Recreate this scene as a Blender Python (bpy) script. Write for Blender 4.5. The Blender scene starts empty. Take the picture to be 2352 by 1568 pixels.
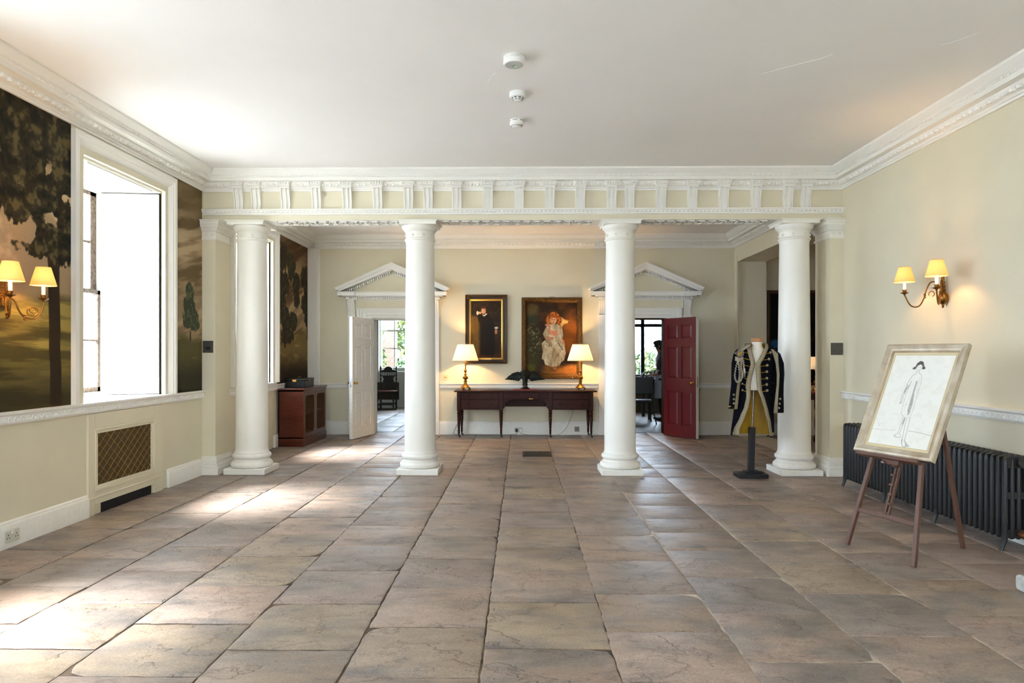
import bpy, bmesh, math, random
import numpy as np
from mathutils import Vector, Matrix

random.seed(7)
sc = bpy.context.scene
COL = sc.collection

# ------------------------------------------------------------------ camera
F, CX, HY, H = 1568.0, 1176.0, 815.0, 1.45      # focal length in px, centre, horizon row, eye height
YAW = math.radians(0.8)
cam_d = bpy.data.cameras.new('camera'); cam = bpy.data.objects.new('camera', cam_d); COL.objects.link(cam)
cam_d.sensor_width = 36.0; cam_d.lens = 24.0
cam_d.shift_y = (HY - 784.0) / 2352.0
cam.location = (0, 0, H)
cam.rotation_euler = (math.radians(90), 0, YAW)
cam_d.clip_end = 300
sc.camera = cam

# ------------------------------------------------------------------ world, sun, exposure
sc.view_settings.view_transform = 'Standard'
sc.view_settings.look = 'None'
sc.view_settings.gamma = 1.0
sc.view_settings.use_curve_mapping = False
sc.view_settings.exposure = 1.14
sc.cycles.use_denoising = True
sc.cycles.max_bounces = 10
sc.cycles.diffuse_bounces = 6
sc.cycles.glossy_bounces = 3
sc.cycles.use_adaptive_sampling = True
sc.cycles.adaptive_threshold = 0.02
sc.cycles.transparent_max_bounces = 16
sc.cycles.sample_clamp_indirect = 6.0

wd = bpy.data.worlds.new('sky'); sc.world = wd; wd.use_nodes = True
nt = wd.node_tree; nt.nodes.clear()
bg = nt.nodes.new('ShaderNodeBackground'); out = nt.nodes.new('ShaderNodeOutputWorld')
nz = nt.nodes.new('ShaderNodeTexNoise'); nz.inputs['Scale'].default_value = 1.6; nz.inputs['Detail'].default_value = 4
rp = nt.nodes.new('ShaderNodeValToRGB')
rp.color_ramp.elements[0].color = (0.64, 0.83, 1.08, 1); rp.color_ramp.elements[1].color = (0.77, 0.91, 1.08, 1)
nt.links.new(nz.outputs['Fac'], rp.inputs['Fac']); nt.links.new(rp.outputs['Color'], bg.inputs['Color'])
bg.inputs['Strength'].default_value = 12.0
nt.links.new(bg.outputs[0], out.inputs[0])

sun_d = bpy.data.lights.new('sun', 'SUN'); sun = bpy.data.objects.new('sun', sun_d); COL.objects.link(sun)
sun_d.energy = 22.0; sun_d.angle = math.radians(17); sun_d.color = (0.95, 0.985, 1.0)
sdir = Vector((1.0, 0.06, -1.30)).normalized()
sun.rotation_euler = sdir.to_track_quat('-Z', 'Y').to_euler()
sun.location = (-12, 5, 14)

# room dimensions
XL, XR = -3.88, 3.86
YF, YB = -3.2, 12.45
ZC, ZC2 = 3.668, 3.62
WIN_C = [-2.99 + 0.0, 0.23, 3.46, 6.69, 9.92]     # window centres along the left wall
WIN_C = WIN_C[1:]
WT = 0.74                                          # wall thickness left

def portal(name, loc, rot, sx, sy):
    l = bpy.data.lights.new(name, 'AREA'); o = bpy.data.objects.new(name, l); COL.objects.link(o)
    l.shape = 'RECTANGLE'; l.size = sx; l.size_y = sy; l.cycles.is_portal = True
    o.location = loc; o.rotation_euler = rot
for yc in WIN_C:
    portal('window_portal', (XL - WT - 0.06, yc, 2.12), (0, math.radians(-90), 0), 2.3, 1.5)
for xc in (-1.65, 1.65): portal('window_portal', (xc, YF - 0.46, 2.12), (math.radians(90), 0, 0), 1.5, 2.3)  # portals of the two added fill windows
portal('window_portal', (-3.18, 19.28, 2.12), (math.radians(-90), 0, 0), 1.7, 2.3)
portal('window_portal', (2.63, 17.98, 1.92), (math.radians(-90), 0, 0), 2.2, 2.1)

# ------------------------------------------------------------------ helpers
def s2l(c):
    c = np.asarray(c, dtype=float) / 255.0
    return np.where(c <= 0.04045, c / 12.92, ((c + 0.055) / 1.055) ** 2.4)

def gnd(px, py, z=0.0):
    """photo pixel on a horizontal plane -> X, Y"""
    d = F * (H - z) / (py - HY); lat = (px - CX) / F * d
    return lat * math.cos(YAW) - d * math.sin(YAW), d * math.cos(YAW) + lat * math.sin(YAW)

def onx(px, X):
    """photo column on a plane X=const -> Y and forward distance"""
    t = (px - CX) / F
    d = X / (t * math.cos(YAW) - math.sin(YAW))
    return d * (math.cos(YAW) + t * math.sin(YAW)), d

def ony(px, Y):
    t = (px - CX) / F
    d = Y / (math.cos(YAW) + t * math.sin(YAW))
    return d * (t * math.cos(YAW) - math.sin(YAW))

def zat(py, d):
    return H - (py - HY) * d / F

MATS = {}
def M(name, col=(200, 200, 200), rough=0.5, metal=0.0, var=0.06, vs=6.0, bump=0.0, bs=60.0, spec=0.5,
      emit=None, estr=0.0, coat=0.0, col2=None, stretch=None, lin=False, sub=0.0, sheen=0.0):
    if name in MATS: return MATS[name]
    m = bpy.data.materials.new(name); m.use_nodes = True
    n = m.node_tree.nodes; L = m.node_tree.links
    b = n['Principled BSDF']
    c = np.array(col, float) if lin else s2l(col)
    c2 = s2l(col2) if col2 is not None else c * (1 - var)
    tc = n.new('ShaderNodeTexCoord'); mp = n.new('ShaderNodeMapping'); L.new(tc.outputs['Object'], mp.inputs['Vector'])
    if stretch: mp.inputs['Scale'].default_value = stretch
    no = n.new('ShaderNodeTexNoise'); no.inputs['Scale'].default_value = vs; no.inputs['Detail'].default_value = 5
    L.new(mp.outputs[0], no.inputs['Vector'])
    r = n.new('ShaderNodeValToRGB'); r.color_ramp.elements[0].position = 0.3; r.color_ramp.elements[1].position = 0.7
    r.color_ramp.elements[0].color = (*c2, 1); r.color_ramp.elements[1].color = (*c, 1)
    L.new(no.outputs['Fac'], r.inputs['Fac']); L.new(r.outputs['Color'], b.inputs['Base Color'])
    b.inputs['Roughness'].default_value = rough; b.inputs['Metallic'].default_value = metal
    b.inputs['Specular IOR Level'].default_value = spec
    if coat: b.inputs['Coat Weight'].default_value = coat; b.inputs['Coat Roughness'].default_value = 0.12
    if sheen: b.inputs['Sheen Weight'].default_value = sheen
    if emit is not None:
        b.inputs['Emission Color'].default_value = (*s2l(emit), 1); b.inputs['Emission Strength'].default_value = estr
    if bump:
        n2 = n.new('ShaderNodeTexNoise'); n2.inputs['Scale'].default_value = bs; n2.inputs['Detail'].default_value = 3
        L.new(mp.outputs[0], n2.inputs['Vector'])
        bp = n.new('ShaderNodeBump'); bp.inputs['Strength'].default_value = bump; bp.inputs['Distance'].default_value = 0.01
        L.new(n2.outputs['Fac'], bp.inputs['Height']); L.new(bp.outputs[0], b.inputs['Normal'])
    MATS[name] = m
    return m

def M_paint(name, rough=0.6, bump=0.15):
    if name in MATS: return MATS[name]
    m = bpy.data.materials.new(name); m.use_nodes = True
    n = m.node_tree.nodes; L = m.node_tree.links; b = n['Principled BSDF']
    a = n.new('ShaderNodeAttribute'); a.attribute_name = 'Col'
    L.new(a.outputs['Color'], b.inputs['Base Color']); b.inputs['Roughness'].default_value = rough; b.inputs['Specular IOR Level'].default_value = .15
    tc = n.new('ShaderNodeTexCoord'); no = n.new('ShaderNodeTexNoise'); no.inputs['Scale'].default_value = 70
    L.new(tc.outputs['Object'], no.inputs['Vector'])
    bp = n.new('ShaderNodeBump'); bp.inputs['Strength'].default_value = bump; bp.inputs['Distance'].default_value = 0.004
    L.new(no.outputs['Fac'], bp.inputs['Height']); L.new(bp.outputs[0], b.inputs['Normal'])
    MATS[name] = m; return m

def M_glass(name='window_glass', tint=(1, 1, 1), gl=0.06):
    if name in MATS: return MATS[name]
    m = bpy.data.materials.new(name); m.use_nodes = True
    n = m.node_tree.nodes; L = m.node_tree.links; n.clear()
    o = n.new('ShaderNodeOutputMaterial'); t = n.new('ShaderNodeBsdfTransparent'); g = n.new('ShaderNodeBsdfGlossy')
    t.inputs[0].default_value = (*tint, 1); g.inputs['Roughness'].default_value = 0.03
    mx = n.new('ShaderNodeMixShader'); mx.inputs[0].default_value = gl
    L.new(t.outputs[0], mx.inputs[1]); L.new(g.outputs[0], mx.inputs[2]); L.new(mx.outputs[0], o.inputs[0])
    MATS[name] = m; return m

def M_shade(name, col, trans=0.6):
    if name in MATS: return MATS[name]
    m = bpy.data.materials.new(name); m.use_nodes = True
    n = m.node_tree.nodes; L = m.node_tree.links; n.clear()
    o = n.new('ShaderNodeOutputMaterial'); d = n.new('ShaderNodeBsdfDiffuse'); t = n.new('ShaderNodeBsdfTranslucent')
    tc = n.new('ShaderNodeTexCoord'); no = n.new('ShaderNodeTexNoise'); no.inputs['Scale'].default_value = 40
    L.new(tc.outputs['Object'], no.inputs['Vector'])
    r = n.new('ShaderNodeValToRGB'); c = s2l(col)
    r.color_ramp.elements[0].color = (*(c * 0.93), 1); r.color_ramp.elements[1].color = (*c, 1)
    L.new(no.outputs['Fac'], r.inputs[0]); L.new(r.outputs[0], d.inputs[0]); L.new(r.outputs[0], t.inputs[0])
    mx = n.new('ShaderNodeMixShader'); mx.inputs[0].default_value = trans
    L.new(d.outputs[0], mx.inputs[1]); L.new(t.outputs[0], mx.inputs[2]); L.new(mx.outputs[0], o.inputs[0])
    MATS[name] = m; return m

class MB:
    def __init__(s): s.v = []; s.f = []; s.m = []
    def add(s, vs, fs, mi=0):
        o = len(s.v); s.v += [tuple(map(float, p)) for p in vs]
        s.f += [tuple(i + o for i in f) for f in fs]; s.m += [mi] * len(fs); return s
    def box(s, x0, x1, y0, y1, z0, z1, mi=0):
        vs = [(x, y, z) for z in (z0, z1) for y in (y0, y1) for x in (x0, x1)]
        return s.add(vs, [(0, 2, 3, 1), (4, 5, 7, 6), (0, 1, 5, 4), (2, 6, 7, 3), (0, 4, 6, 2), (1, 3, 7, 5)], mi)
    def obox(s, c, ax, ay, az, mi=0):
        """oriented box: centre and three half-axis vectors"""
        c = Vector(c); ax = Vector(ax); ay = Vector(ay); az = Vector(az)
        vs = [c + ax * i + ay * j + az * k for k in (-1, 1) for j in (-1, 1) for i in (-1, 1)]
        return s.add(vs, [(0, 2, 3, 1), (4, 5, 7, 6), (0, 1, 5, 4), (2, 6, 7, 3), (0, 4, 6, 2), (1, 3, 7, 5)], mi)
    def bar(s, a, b, w, t, up=(0, 0, 1), mi=0):
        a = Vector(a); b = Vector(b); d = (b - a); l = d.length; d = d / l
        sd = d.cross(Vector(up)); sd = sd.normalized() if sd.length > 1e-5 else Vector((1, 0, 0))
        u2 = sd.cross(d)
        return s.obox((a + b) / 2, d * l / 2, sd * w / 2, u2 * t / 2, mi)
    def lathe(s, prof, cx=0, cy=0, z0=0, seg=32, mi=0, flute=None):
        vs = []; n = len(prof)
        for i in range(seg):
            a = 2 * math.pi * i / seg
            k = flute(i) if flute else 1.0
            for r, z in prof: vs.append((cx + r * k * math.cos(a), cy + r * k * math.sin(a), z0 + z))
        fs = []
        for i in range(seg):
            j = (i + 1) % seg
            for q in range(n - 1): fs.append((i * n + q, j * n + q, j * n + q + 1, i * n + q + 1))
        if prof[0][0] > 1e-6: fs.append(tuple(i * n for i in reversed(range(seg))))
        if prof[-1][0] > 1e-6: fs.append(tuple(i * n + n - 1 for i in range(seg)))
        return s.add(vs, fs, mi)
    def shell(s, prof, cx=0, cy=0, z0=0, seg=32, mi=0, flute=None):
        """open lathe, no caps"""
        vs = []; n = len(prof)
        for i in range(seg):
            a = 2 * math.pi * i / seg; k = flute(i) if flute else 1.0
            for r, z in prof: vs.append((cx + r * k * math.cos(a), cy + r * k * math.sin(a), z0 + z))
        fs = [(i * n + q, ((i + 1) % seg) * n + q, ((i + 1) % seg) * n + q + 1, i * n + q + 1) for i in range(seg) for q in range(n - 1)]
        return s.add(vs, fs, mi)
    def sweep(s, prof, A, B, nrm, m0=0.0, m1=0.0, mi=0):
        """moulding: profile of (projection, z) run from A to B (2D), nrm points into the room"""
        A = Vector((A[0], A[1], 0)); B = Vector((B[0], B[1], 0)); nn = Vector((nrm[0], nrm[1], 0)); t = (B - A).normalized()
        n = len(prof); vs = []
        for P, m in ((A, m0), (B, m1)):
            for p, z in prof: vs.append(P + t * (m * p) + nn * p + Vector((0, 0, z)))
        fs = [(i, (i + 1) % n, n + (i + 1) % n, n + i) for i in range(n)]
        fs.append(tuple(range(n - 1, -1, -1))); fs.append(tuple(range(n, 2 * n)))
        return s.add(vs, fs, mi)
    def prism(s, poly, axis, c0, c1, mi=0):
        n = len(poly); vs = []
        for c in (c0, c1):
            for a, b in poly:
                vs.append({'x': (c, a, b), 'y': (a, c, b), 'z': (a, b, c)}[axis])
        fs = [(i, (i + 1) % n, n + (i + 1) % n, n + i) for i in range(n)]
        fs.append(tuple(range(n - 1, -1, -1))); fs.append(tuple(range(n, 2 * n)))
        return s.add(vs, fs, mi)
    def tube(s, pts, r, seg=8, mi=0, flat=None):
        pts = [Vector(p) for p in pts]; n = len(pts)
        rs = r if isinstance(r, (list, tuple)) else [r] * n
        vs = []; u = None
        for i, p in enumerate(pts):
            d = (pts[min(i + 1, n - 1)] - pts[max(i - 1, 0)]).normalized()
            if u is None:
                u = d.cross(Vector((0, 0, 1)))
                if u.length < 1e-3: u = d.cross(Vector((1, 0, 0)))
            u = (u - d * u.dot(d)); u.normalize(); w = d.cross(u)
            for k in range(seg):
                a = 2 * math.pi * k / seg
                vs.append(p + (u * math.cos(a) + w * math.sin(a)) * rs[i])
        fs = [(i * seg + k, i * seg + (k + 1) % seg, (i + 1) * seg + (k + 1) % seg, (i + 1) * seg + k) for i in range(n - 1) for k in range(seg)]
        fs.append(tuple(range(seg - 1, -1, -1))); fs.append(tuple((n - 1) * seg + k for k in range(seg)))
        return s.add(vs, fs, mi)
    def ell(s, c, rx, ry, rz, seg=10, rings=6, mi=0):
        vs = [(c[0], c[1], c[2] - rz)]
        for j in range(1, rings):
            t = -math.pi / 2 + math.pi * j / rings
            for i in range(seg):
                a = 2 * math.pi * i / seg
                vs.append((c[0] + rx * math.cos(t) * math.cos(a), c[1] + ry * math.cos(t) * math.sin(a), c[2] + rz * math.sin(t)))
        vs.append((c[0], c[1], c[2] + rz)); top = len(vs) - 1
        fs = [(0, 1 + (i + 1) % seg, 1 + i) for i in range(seg)]
        for j in range(rings - 2):
            for i in range(seg):
                a = 1 + j * seg; fs.append((a + i, a + (i + 1) % seg, a + seg + (i + 1) % seg, a + seg + i))
        a = 1 + (rings - 2) * seg
        fs += [(a + i, a + (i + 1) % seg, top) for i in range(seg)]
        return s.add(vs, fs, mi)
    def xf(s, mat, start=0):
        for i in range(start, len(s.v)): s.v[i] = tuple(mat @ Vector(s.v[i]))
        return s

def world_loc(o):
    l = Vector((0, 0, 0))
    while o is not None: l = l + Vector(o.location); o = o.parent
    return l

def finish(me, mats, smooth):
    for m in (mats if isinstance(mats, (list, tuple)) else [mats]): me.materials.append(m)
    if smooth:
        me.shade_smooth(); me.set_sharp_from_angle(angle=math.radians(smooth))

def build(mb, name, mats, parent=None, local=False, smooth=35, bevel=0.0, recalc=True, label=None, cat=None, group=None, kind=None, recenter=True):
    off = Vector((0, 0, 0))
    if parent is not None and not local: off = world_loc(parent)
    elif parent is None and recenter and not local:
        a = np.array(mb.v); off = Vector(((a[:, 0].min() + a[:, 0].max()) / 2, (a[:, 1].min() + a[:, 1].max()) / 2, a[:, 2].min()))
    me = bpy.data.meshes.new(name)
    me.from_pydata([tuple(Vector(p) - off) for p in mb.v], [], mb.f)
    if any(mb.m): me.polygons.foreach_set('material_index', mb.m)
    if recalc:
        bm = bmesh.new(); bm.from_mesh(me); bmesh.ops.recalc_face_normals(bm, faces=bm.faces[:]); bm.to_mesh(me); bm.free()
    finish(me, mats, smooth)
    o = bpy.data.objects.new(name, me); COL.objects.link(o)
    if parent is not None: o.parent = parent
    else: o.location = off
    if bevel:
        bv = o.modifiers.new('bevel', 'BEVEL'); bv.width = bevel; bv.segments = 2; bv.limit_method = 'ANGLE'; bv.angle_limit = math.radians(40)
        bv.harden_normals = False
    tag(o, label, cat, group, kind)
    return o

def tag(o, label=None, cat=None, group=None, kind=None):
    if label: o['label'] = label
    if cat: o['category'] = cat
    if group: o['group'] = group
    if kind: o['kind'] = kind
    return o

def thing(name, loc, label=None, cat=None, group=None, kind=None, rz=0.0):
    o = bpy.data.objects.new(name, None); COL.objects.link(o); o.empty_display_size = 0.2
    o.location = loc; o.rotation_euler = (0, 0, rz)
    return tag(o, label, cat, group, kind)

def copy_tree(o, parent=None):
    c = o.copy(); COL.objects.link(c); c.parent = parent
    for ch in list(o.children): copy_tree(ch, c)
    return c

def instance(src, name, parent, loc=(0, 0, 0), rz=0.0):
    o = bpy.data.objects.new(name, src.data); COL.objects.link(o); o.parent = parent; o.location = loc; o.rotation_euler = (0, 0, rz)
    return o

# smooth value noise for painted pictures
class Noise:
    def __init__(s, seed=0):
        s.t = np.random.RandomState(seed).rand(256, 256)
    def n(s, x, y):
        xi = np.floor(x).astype(int); yi = np.floor(y).astype(int); fx = x - xi; fy = y - yi
        fx = fx * fx * (3 - 2 * fx); fy = fy * fy * (3 - 2 * fy)
        g = lambda i, j: s.t[i % 256, j % 256]
        return (g(xi, yi) * (1 - fx) + g(xi + 1, yi) * fx) * (1 - fy) + (g(xi, yi + 1) * (1 - fx) + g(xi + 1, yi + 1) * fx) * fy
    def fbm(s, x, y, o=4):
        r = 0; a = 0.5; t = 0
        for k in range(o):
            r = r + a * s.n(x * 2 ** k + 17.3 * k, y * 2 ** k + 9.1 * k); t += a; a *= 0.55
        return r / t

def sst(a, b, x):
    t = np.clip((x - a) / (b - a), 0, 1); return t * t * (3 - 2 * t)

def mixc(c, col, m):
    return c * (1 - m[..., None]) + np.array(col, float) * m[..., None]

def painted(name, mat, P0, U, V, w, h, nx, ny, fn, parent=None, local=False, thick=0.0, **kw):
    """flat painted panel: grid mesh with a colour per vertex; fn(u, v) -> sRGB array"""
    u = np.linspace(0, w, nx + 1); v = np.linspace(0, h, ny + 1)
    uu, vv = np.meshgrid(u, v); col = fn(uu, vv)
    P0 = np.array(P0, float); U = np.array(U, float); V = np.array(V, float)
    vs = (P0 + uu[..., None] * U + vv[..., None] * V).reshape(-1, 3)
    off = np.zeros(3)
    if parent is not None and not local: off = np.array(world_loc(parent))
    elif parent is None: off = P0 + U * w / 2
    vs = vs - off
    idx = np.arange((nx + 1) * (ny + 1)).reshape(ny + 1, nx + 1)
    q = np.stack([idx[:-1, :-1], idx[:-1, 1:], idx[1:, 1:], idx[1:, :-1]], -1).reshape(-1, 4)
    me = bpy.data.meshes.new(name); me.from_pydata(vs.tolist(), [], q.tolist())
    at = me.color_attributes.new('Col', 'FLOAT_COLOR', 'POINT')
    rgba = np.ones((len(vs), 4)); rgba[:, :3] = s2l(np.clip(col.reshape(-1, 3), 0, 255))
    at.data.foreach_set('color', rgba.ravel())
    me.materials.append(mat)
    o = bpy.data.objects.new(name, me); COL.objects.link(o)
    if parent is not None: o.parent = parent
    else: o.location = off
    tag(o, **kw); return o

# ------------------------------------------------------------------ materials
cream = M('cream_wall_paint', (219, 210, 183), 0.62, var=0.04, vs=2.5, bump=0.05, bs=160)
white = M('white_trim_paint', (238, 235, 226), 0.42, var=0.03, vs=5, bump=0.04, bs=60)
whitecol = M('white_column_paint', (238, 234, 222), 0.36, var=0.04, vs=3, bump=0.05, bs=30)
worn = M('worn_white_paint', (236, 233, 224), 0.5, var=0.0, vs=20, bump=0.10, bs=25, col2=(230, 225, 214))
ceilm = M('ceiling_plaster', (243, 239, 234), 0.75, var=0.03, vs=1.5, bump=0.05, bs=120)
mahog = M('mahogany', (92, 40, 24), 0.28, var=0.45, vs=9, stretch=(1, 1, 8), bump=0.03, bs=40, coat=0.15)
mahogd = M('dark_mahogany', (58, 23, 11), 0.5, var=0.3, vs=7, stretch=(1, 5, 5), bump=0.02, bs=40, spec=.2, coat=0.05)
easelw = M('easel_wood', (98, 62, 44), 0.5, var=0.3, vs=20, stretch=(4, 4, 1), bump=0.05, bs=60)
brass = M('brass', (190, 142, 66), 0.28, metal=1.0, var=0.25, vs=25)
brassd = M('aged_brass', (146, 104, 48), 0.36, metal=1.0, var=0.4, vs=25)
iron = M('cast_iron_black', (32, 31, 29), 0.42, metal=0.0, var=0.2, vs=20, bump=0.12, bs=50)
dark = M('gap_shade', (16, 13, 11), 0.8, var=0.1)  # near-black colour standing in for shade in gaps and holes
black = M('black_paint', (26, 27, 30), 0.45, var=0.15, vs=20)
steel = M('steel', (205, 205, 210), 0.2, metal=1.0, var=0.05)
plastic = M('white_plastic', (232, 230, 224), 0.4, var=0.02)
pewter = M('pewter_plate', (98, 94, 86), 0.35, metal=0.6, var=0.2, vs=30)
glass = M_glass()
# ================================================================== STRUCTURE
# ---- left wall with four tall windows
OW, OZ0, OZ1 = 0.695, 1.02, 3.23                 # window opening half width, sill and head heights
mb = MB()
edges = [YF] + sum([[c - OW, c + OW] for c in WIN_C], []) + [YB + 0.35]
for a, b in zip(edges[0::2], edges[1::2]): mb.box(XL - WT, XL, a, b, 0, ZC + 0.1)
for c in WIN_C:
    mb.box(XL - WT, XL, c - OW, c + OW, 0, OZ0 - 0.02); mb.box(XL - WT, XL, c - OW, c + OW, OZ1, ZC + 0.1)
wall_left = build(mb, 'wall_left', cream, kind='structure', label='cream left wall with tall windows and painted panels', smooth=0)

# ---- right wall with the wide opening into the side room
OPY0, OPY1, OPZ, RT = 8.78, 12.27, 3.12, 0.52
mb = MB()
mb.box(XR, XR + RT, YF, OPY0, 0, ZC + 0.1); mb.box(XR, XR + RT, OPY0, OPY1, OPZ, ZC + 0.1); mb.box(XR, XR + RT, OPY1, YB, 0, ZC + 0.1)
wall_right = build(mb, 'wall_right', cream, kind='structure', label='cream right wall with wide opening to a side room', smooth=0)

# ---- back wall with two doorways
DL0, DL1 = ony(853, 12.4), ony(953, 12.4)
DR0, DR1 = ony(1431, 12.4), ony(1531, 12.4)
DZ, BT = 2.12, 0.35
mb = MB()
for a, b in ((XL - 3.0, DL0), (DL1, DR0), (DR1, XR + RT + 4.2)): mb.box(a, b, YB, YB + BT, 0, ZC + 0.1)
for a, b in ((DL0, DL1), (DR0, DR1)): mb.box(a, b, YB, YB + BT, DZ, ZC + 0.1)
wall_back = build(mb, 'wall_back', cream, kind='structure', label='cream back wall with two doorways', smooth=0)

# ---- wall behind the camera, with two windows added for soft fill
FW = [(-2.35, -0.95), (0.95, 2.35)]
mb = MB()
for a, b in ((XL - WT, -2.35), (-0.95, 0.95), (2.35, XR + RT)): mb.box(a, b, YF - 0.4, YF, 0, ZC + 0.1)
for a, b in FW: mb.box(a, b, YF - 0.4, YF, 0, OZ0); mb.box(a, b, YF - 0.4, YF, OZ1, ZC + 0.1)
build(mb, 'wall_front', cream, kind='structure', label='cream wall opposite the colonnade with two added fill windows', smooth=0)

# ---- ceilings
mb = MB().box(XL - WT, XR + RT, YF - 0.4, 8.5, ZC, ZC + 0.12)
mb.box(XL - WT, XR + RT, 8.5, YB, ZC2, ZC + 0.12)
ceil_main = build(mb, 'ceiling', ceilm, kind='structure', label='flat white plaster ceiling with hairline cracks', smooth=0)
def ceil_pt(px, py):
    d = F * (ZC - H) / (HY - py); lat = (px - CX) / F * d
    return (lat * math.cos(YAW) - d * math.sin(YAW), d * math.cos(YAW) + lat * math.sin(YAW), ZC)
for pts in (((1750, 170), (1790, 158), (1812, 153), (1850, 143), (1882, 136), (1912, 124)), ((2160, 103), (2188, 97), (2215, 87), (2252, 74)), ((1120, 190), (1132, 172), (1140, 168))):
    build(MB().tube([ceil_pt(*p) for p in pts], .0022, 5), 'crack', white, ceil_main)

# ---- floor bed and flagstones
bed_dark = M('dark_joint_dirt', (112, 92, 72), 0.95, var=0.0, col2=(48, 38, 30), vs=11, bump=0.3, bs=80)
bed_pale = M('pale_joint_mortar', (196, 182, 162), 0.95, var=0.3, vs=14, bump=0.3, bs=80)
mb = MB()
mb.box(XL - WT, 0.75, 1.2, 12.9, -0.06, -0.0085, 0)
mb.box(0.75, XR + RT, 1.2, 12.9, -0.06, -0.005, 1)
mb.box(XL - WT, XR + RT, YF - 0.4, 1.2, -0.06, 0.0, 2)

def stone_material():
    m = bpy.data.materials.new('flagstone'); m.use_nodes = True
    n = m.node_tree.nodes; L = m.node_tree.links; b = n['Principled BSDF']
    geo = n.new('ShaderNodeNewGeometry'); oi = n.new('ShaderNodeObjectInfo')
    off = n.new('ShaderNodeVectorMath'); off.operation = 'ADD'
    mul = n.new('ShaderNodeMath'); mul.operation = 'MULTIPLY'; mul.inputs[1].default_value = 7.0
    L.new(oi.outputs['Random'], mul.inputs[0]); L.new(geo.outputs['Position'], off.inputs[0]); L.new(mul.outputs[0], off.inputs[1])
    def noise(scale, detail, st=(1, 1, 1), rough=0.6):
        mp = n.new('ShaderNodeMapping'); mp.inputs['Scale'].default_value = st; L.new(off.outputs[0], mp.inputs[0])
        t = n.new('ShaderNodeTexNoise'); t.inputs['Scale'].default_value = scale; t.inputs['Detail'].default_value = detail
        t.inputs['Roughness'].default_value = rough; L.new(mp.outputs[0], t.inputs[0]); return t
    def ramp(src, stops):
        r = n.new('ShaderNodeValToRGB'); e = r.color_ramp.elements
        while len(e) < len(stops): e.new(0.5)
        for k, (p, c) in enumerate(stops): e[k].position = p; e[k].color = (*(s2l(c) if len(c) == 3 else c), 1)
        L.new(src, r.inputs[0]); return r
    def mix(f, a, c, kind='MIX'):
        x = n.new('ShaderNodeMix'); x.data_type = 'RGBA'; x.blend_type = kind
        if isinstance(f, float): x.inputs[0].default_value = f
        else: L.new(f, x.inputs[0])
        L.new(a, x.inputs[6]); L.new(c, x.inputs[7]); return x.outputs[2]
    led_n = noise(1.25, 7, (1, 1.3, 1), 0.6)
    base = ramp(oi.outputs['Random'], [(0.0, (168, 146, 131)), (0.2, (156, 139, 128)), (0.4, (178, 155, 138)), (0.62, (162, 139, 122)), (0.78, (168, 149, 124)), (0.84, (168, 147, 129)), (1.0, (148, 134, 126))])
    base.color_ramp.interpolation = 'LINEAR'
    big = noise(1.7, 5, (1, 2.2, 1))
    stain = ramp(big.outputs[0], [(0.38, (0, 0, 0)), (0.56, (255, 255, 255))])
    dk = ramp(noise(5, 4).outputs[0], [(0.3, (116, 108, 103)), (0.7, (154, 140, 127))])
    c = mix(stain.outputs[0], dk.outputs[0], base.outputs[0])
    streak = ramp(noise(5.5, 6, (0.8, 2.4, 1), 0.65).outputs[0], [(0.34, (150, 146, 148)), (0.6, (255, 255, 255))])
    c = mix(0.3, c, streak.outputs[0], 'MULTIPLY')
    fine = ramp(noise(85, 5, (1, 1, 1), 0.8).outputs[0], [(0.36, (150, 143, 138)), (0.62, (255, 255, 255))])
    c = mix(0.5, c, fine.outputs[0], 'MULTIPLY')
    rim = ramp(led_n.outputs[0], [(0.425, (255, 255, 255)), (0.437, (150, 140, 132)), (0.449, (255, 255, 255)), (0.553, (255, 255, 255)), (0.563, (176, 166, 158)), (0.573, (255, 255, 255))])
    c = mix(0.45, c, rim.outputs[0], 'MULTIPLY')
    L.new(c, b.inputs['Base Color'])
    rr = n.new('ShaderNodeMapRange'); rr.inputs[3].default_value = 0.26; rr.inputs[4].default_value = 0.58
    L.new(noise(3.2, 4).outputs[0], rr.inputs[0]); L.new(rr.outputs[0], b.inputs['Roughness'])
    # relief: flaked bedding ledges and fine grain
    led = ramp(led_n.outputs[0], [(0.42, (0, 0, 0)), (0.435, (110, 110, 110)), (0.55, (120, 120, 120)), (0.565, (200, 200, 200)), (0.66, (215, 215, 215)), (0.672, (255, 255, 255))])
    b1 = n.new('ShaderNodeBump'); b1.inputs['Strength'].default_value = 0.9; b1.inputs['Distance'].default_value = 0.012
    L.new(led.outputs[0], b1.inputs['Height'])
    b2 = n.new('ShaderNodeBump'); b2.inputs['Strength'].default_value = 0.5; b2.inputs['Distance'].default_value = 0.007
    L.new(noise(26, 7, (1, 1.2, 1), 0.75).outputs[0], b2.inputs['Height']); L.new(b1.outputs[0], b2.inputs['Normal'])
    L.new(b2.outputs[0], b.inputs['Normal'])
    MATS['flagstone'] = m; return m
stone = stone_material()
floor = build(mb, 'floor', [bed_dark, bed_pale, stone], kind='structure', label='floor of large worn sandstone flags', smooth=0)

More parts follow.
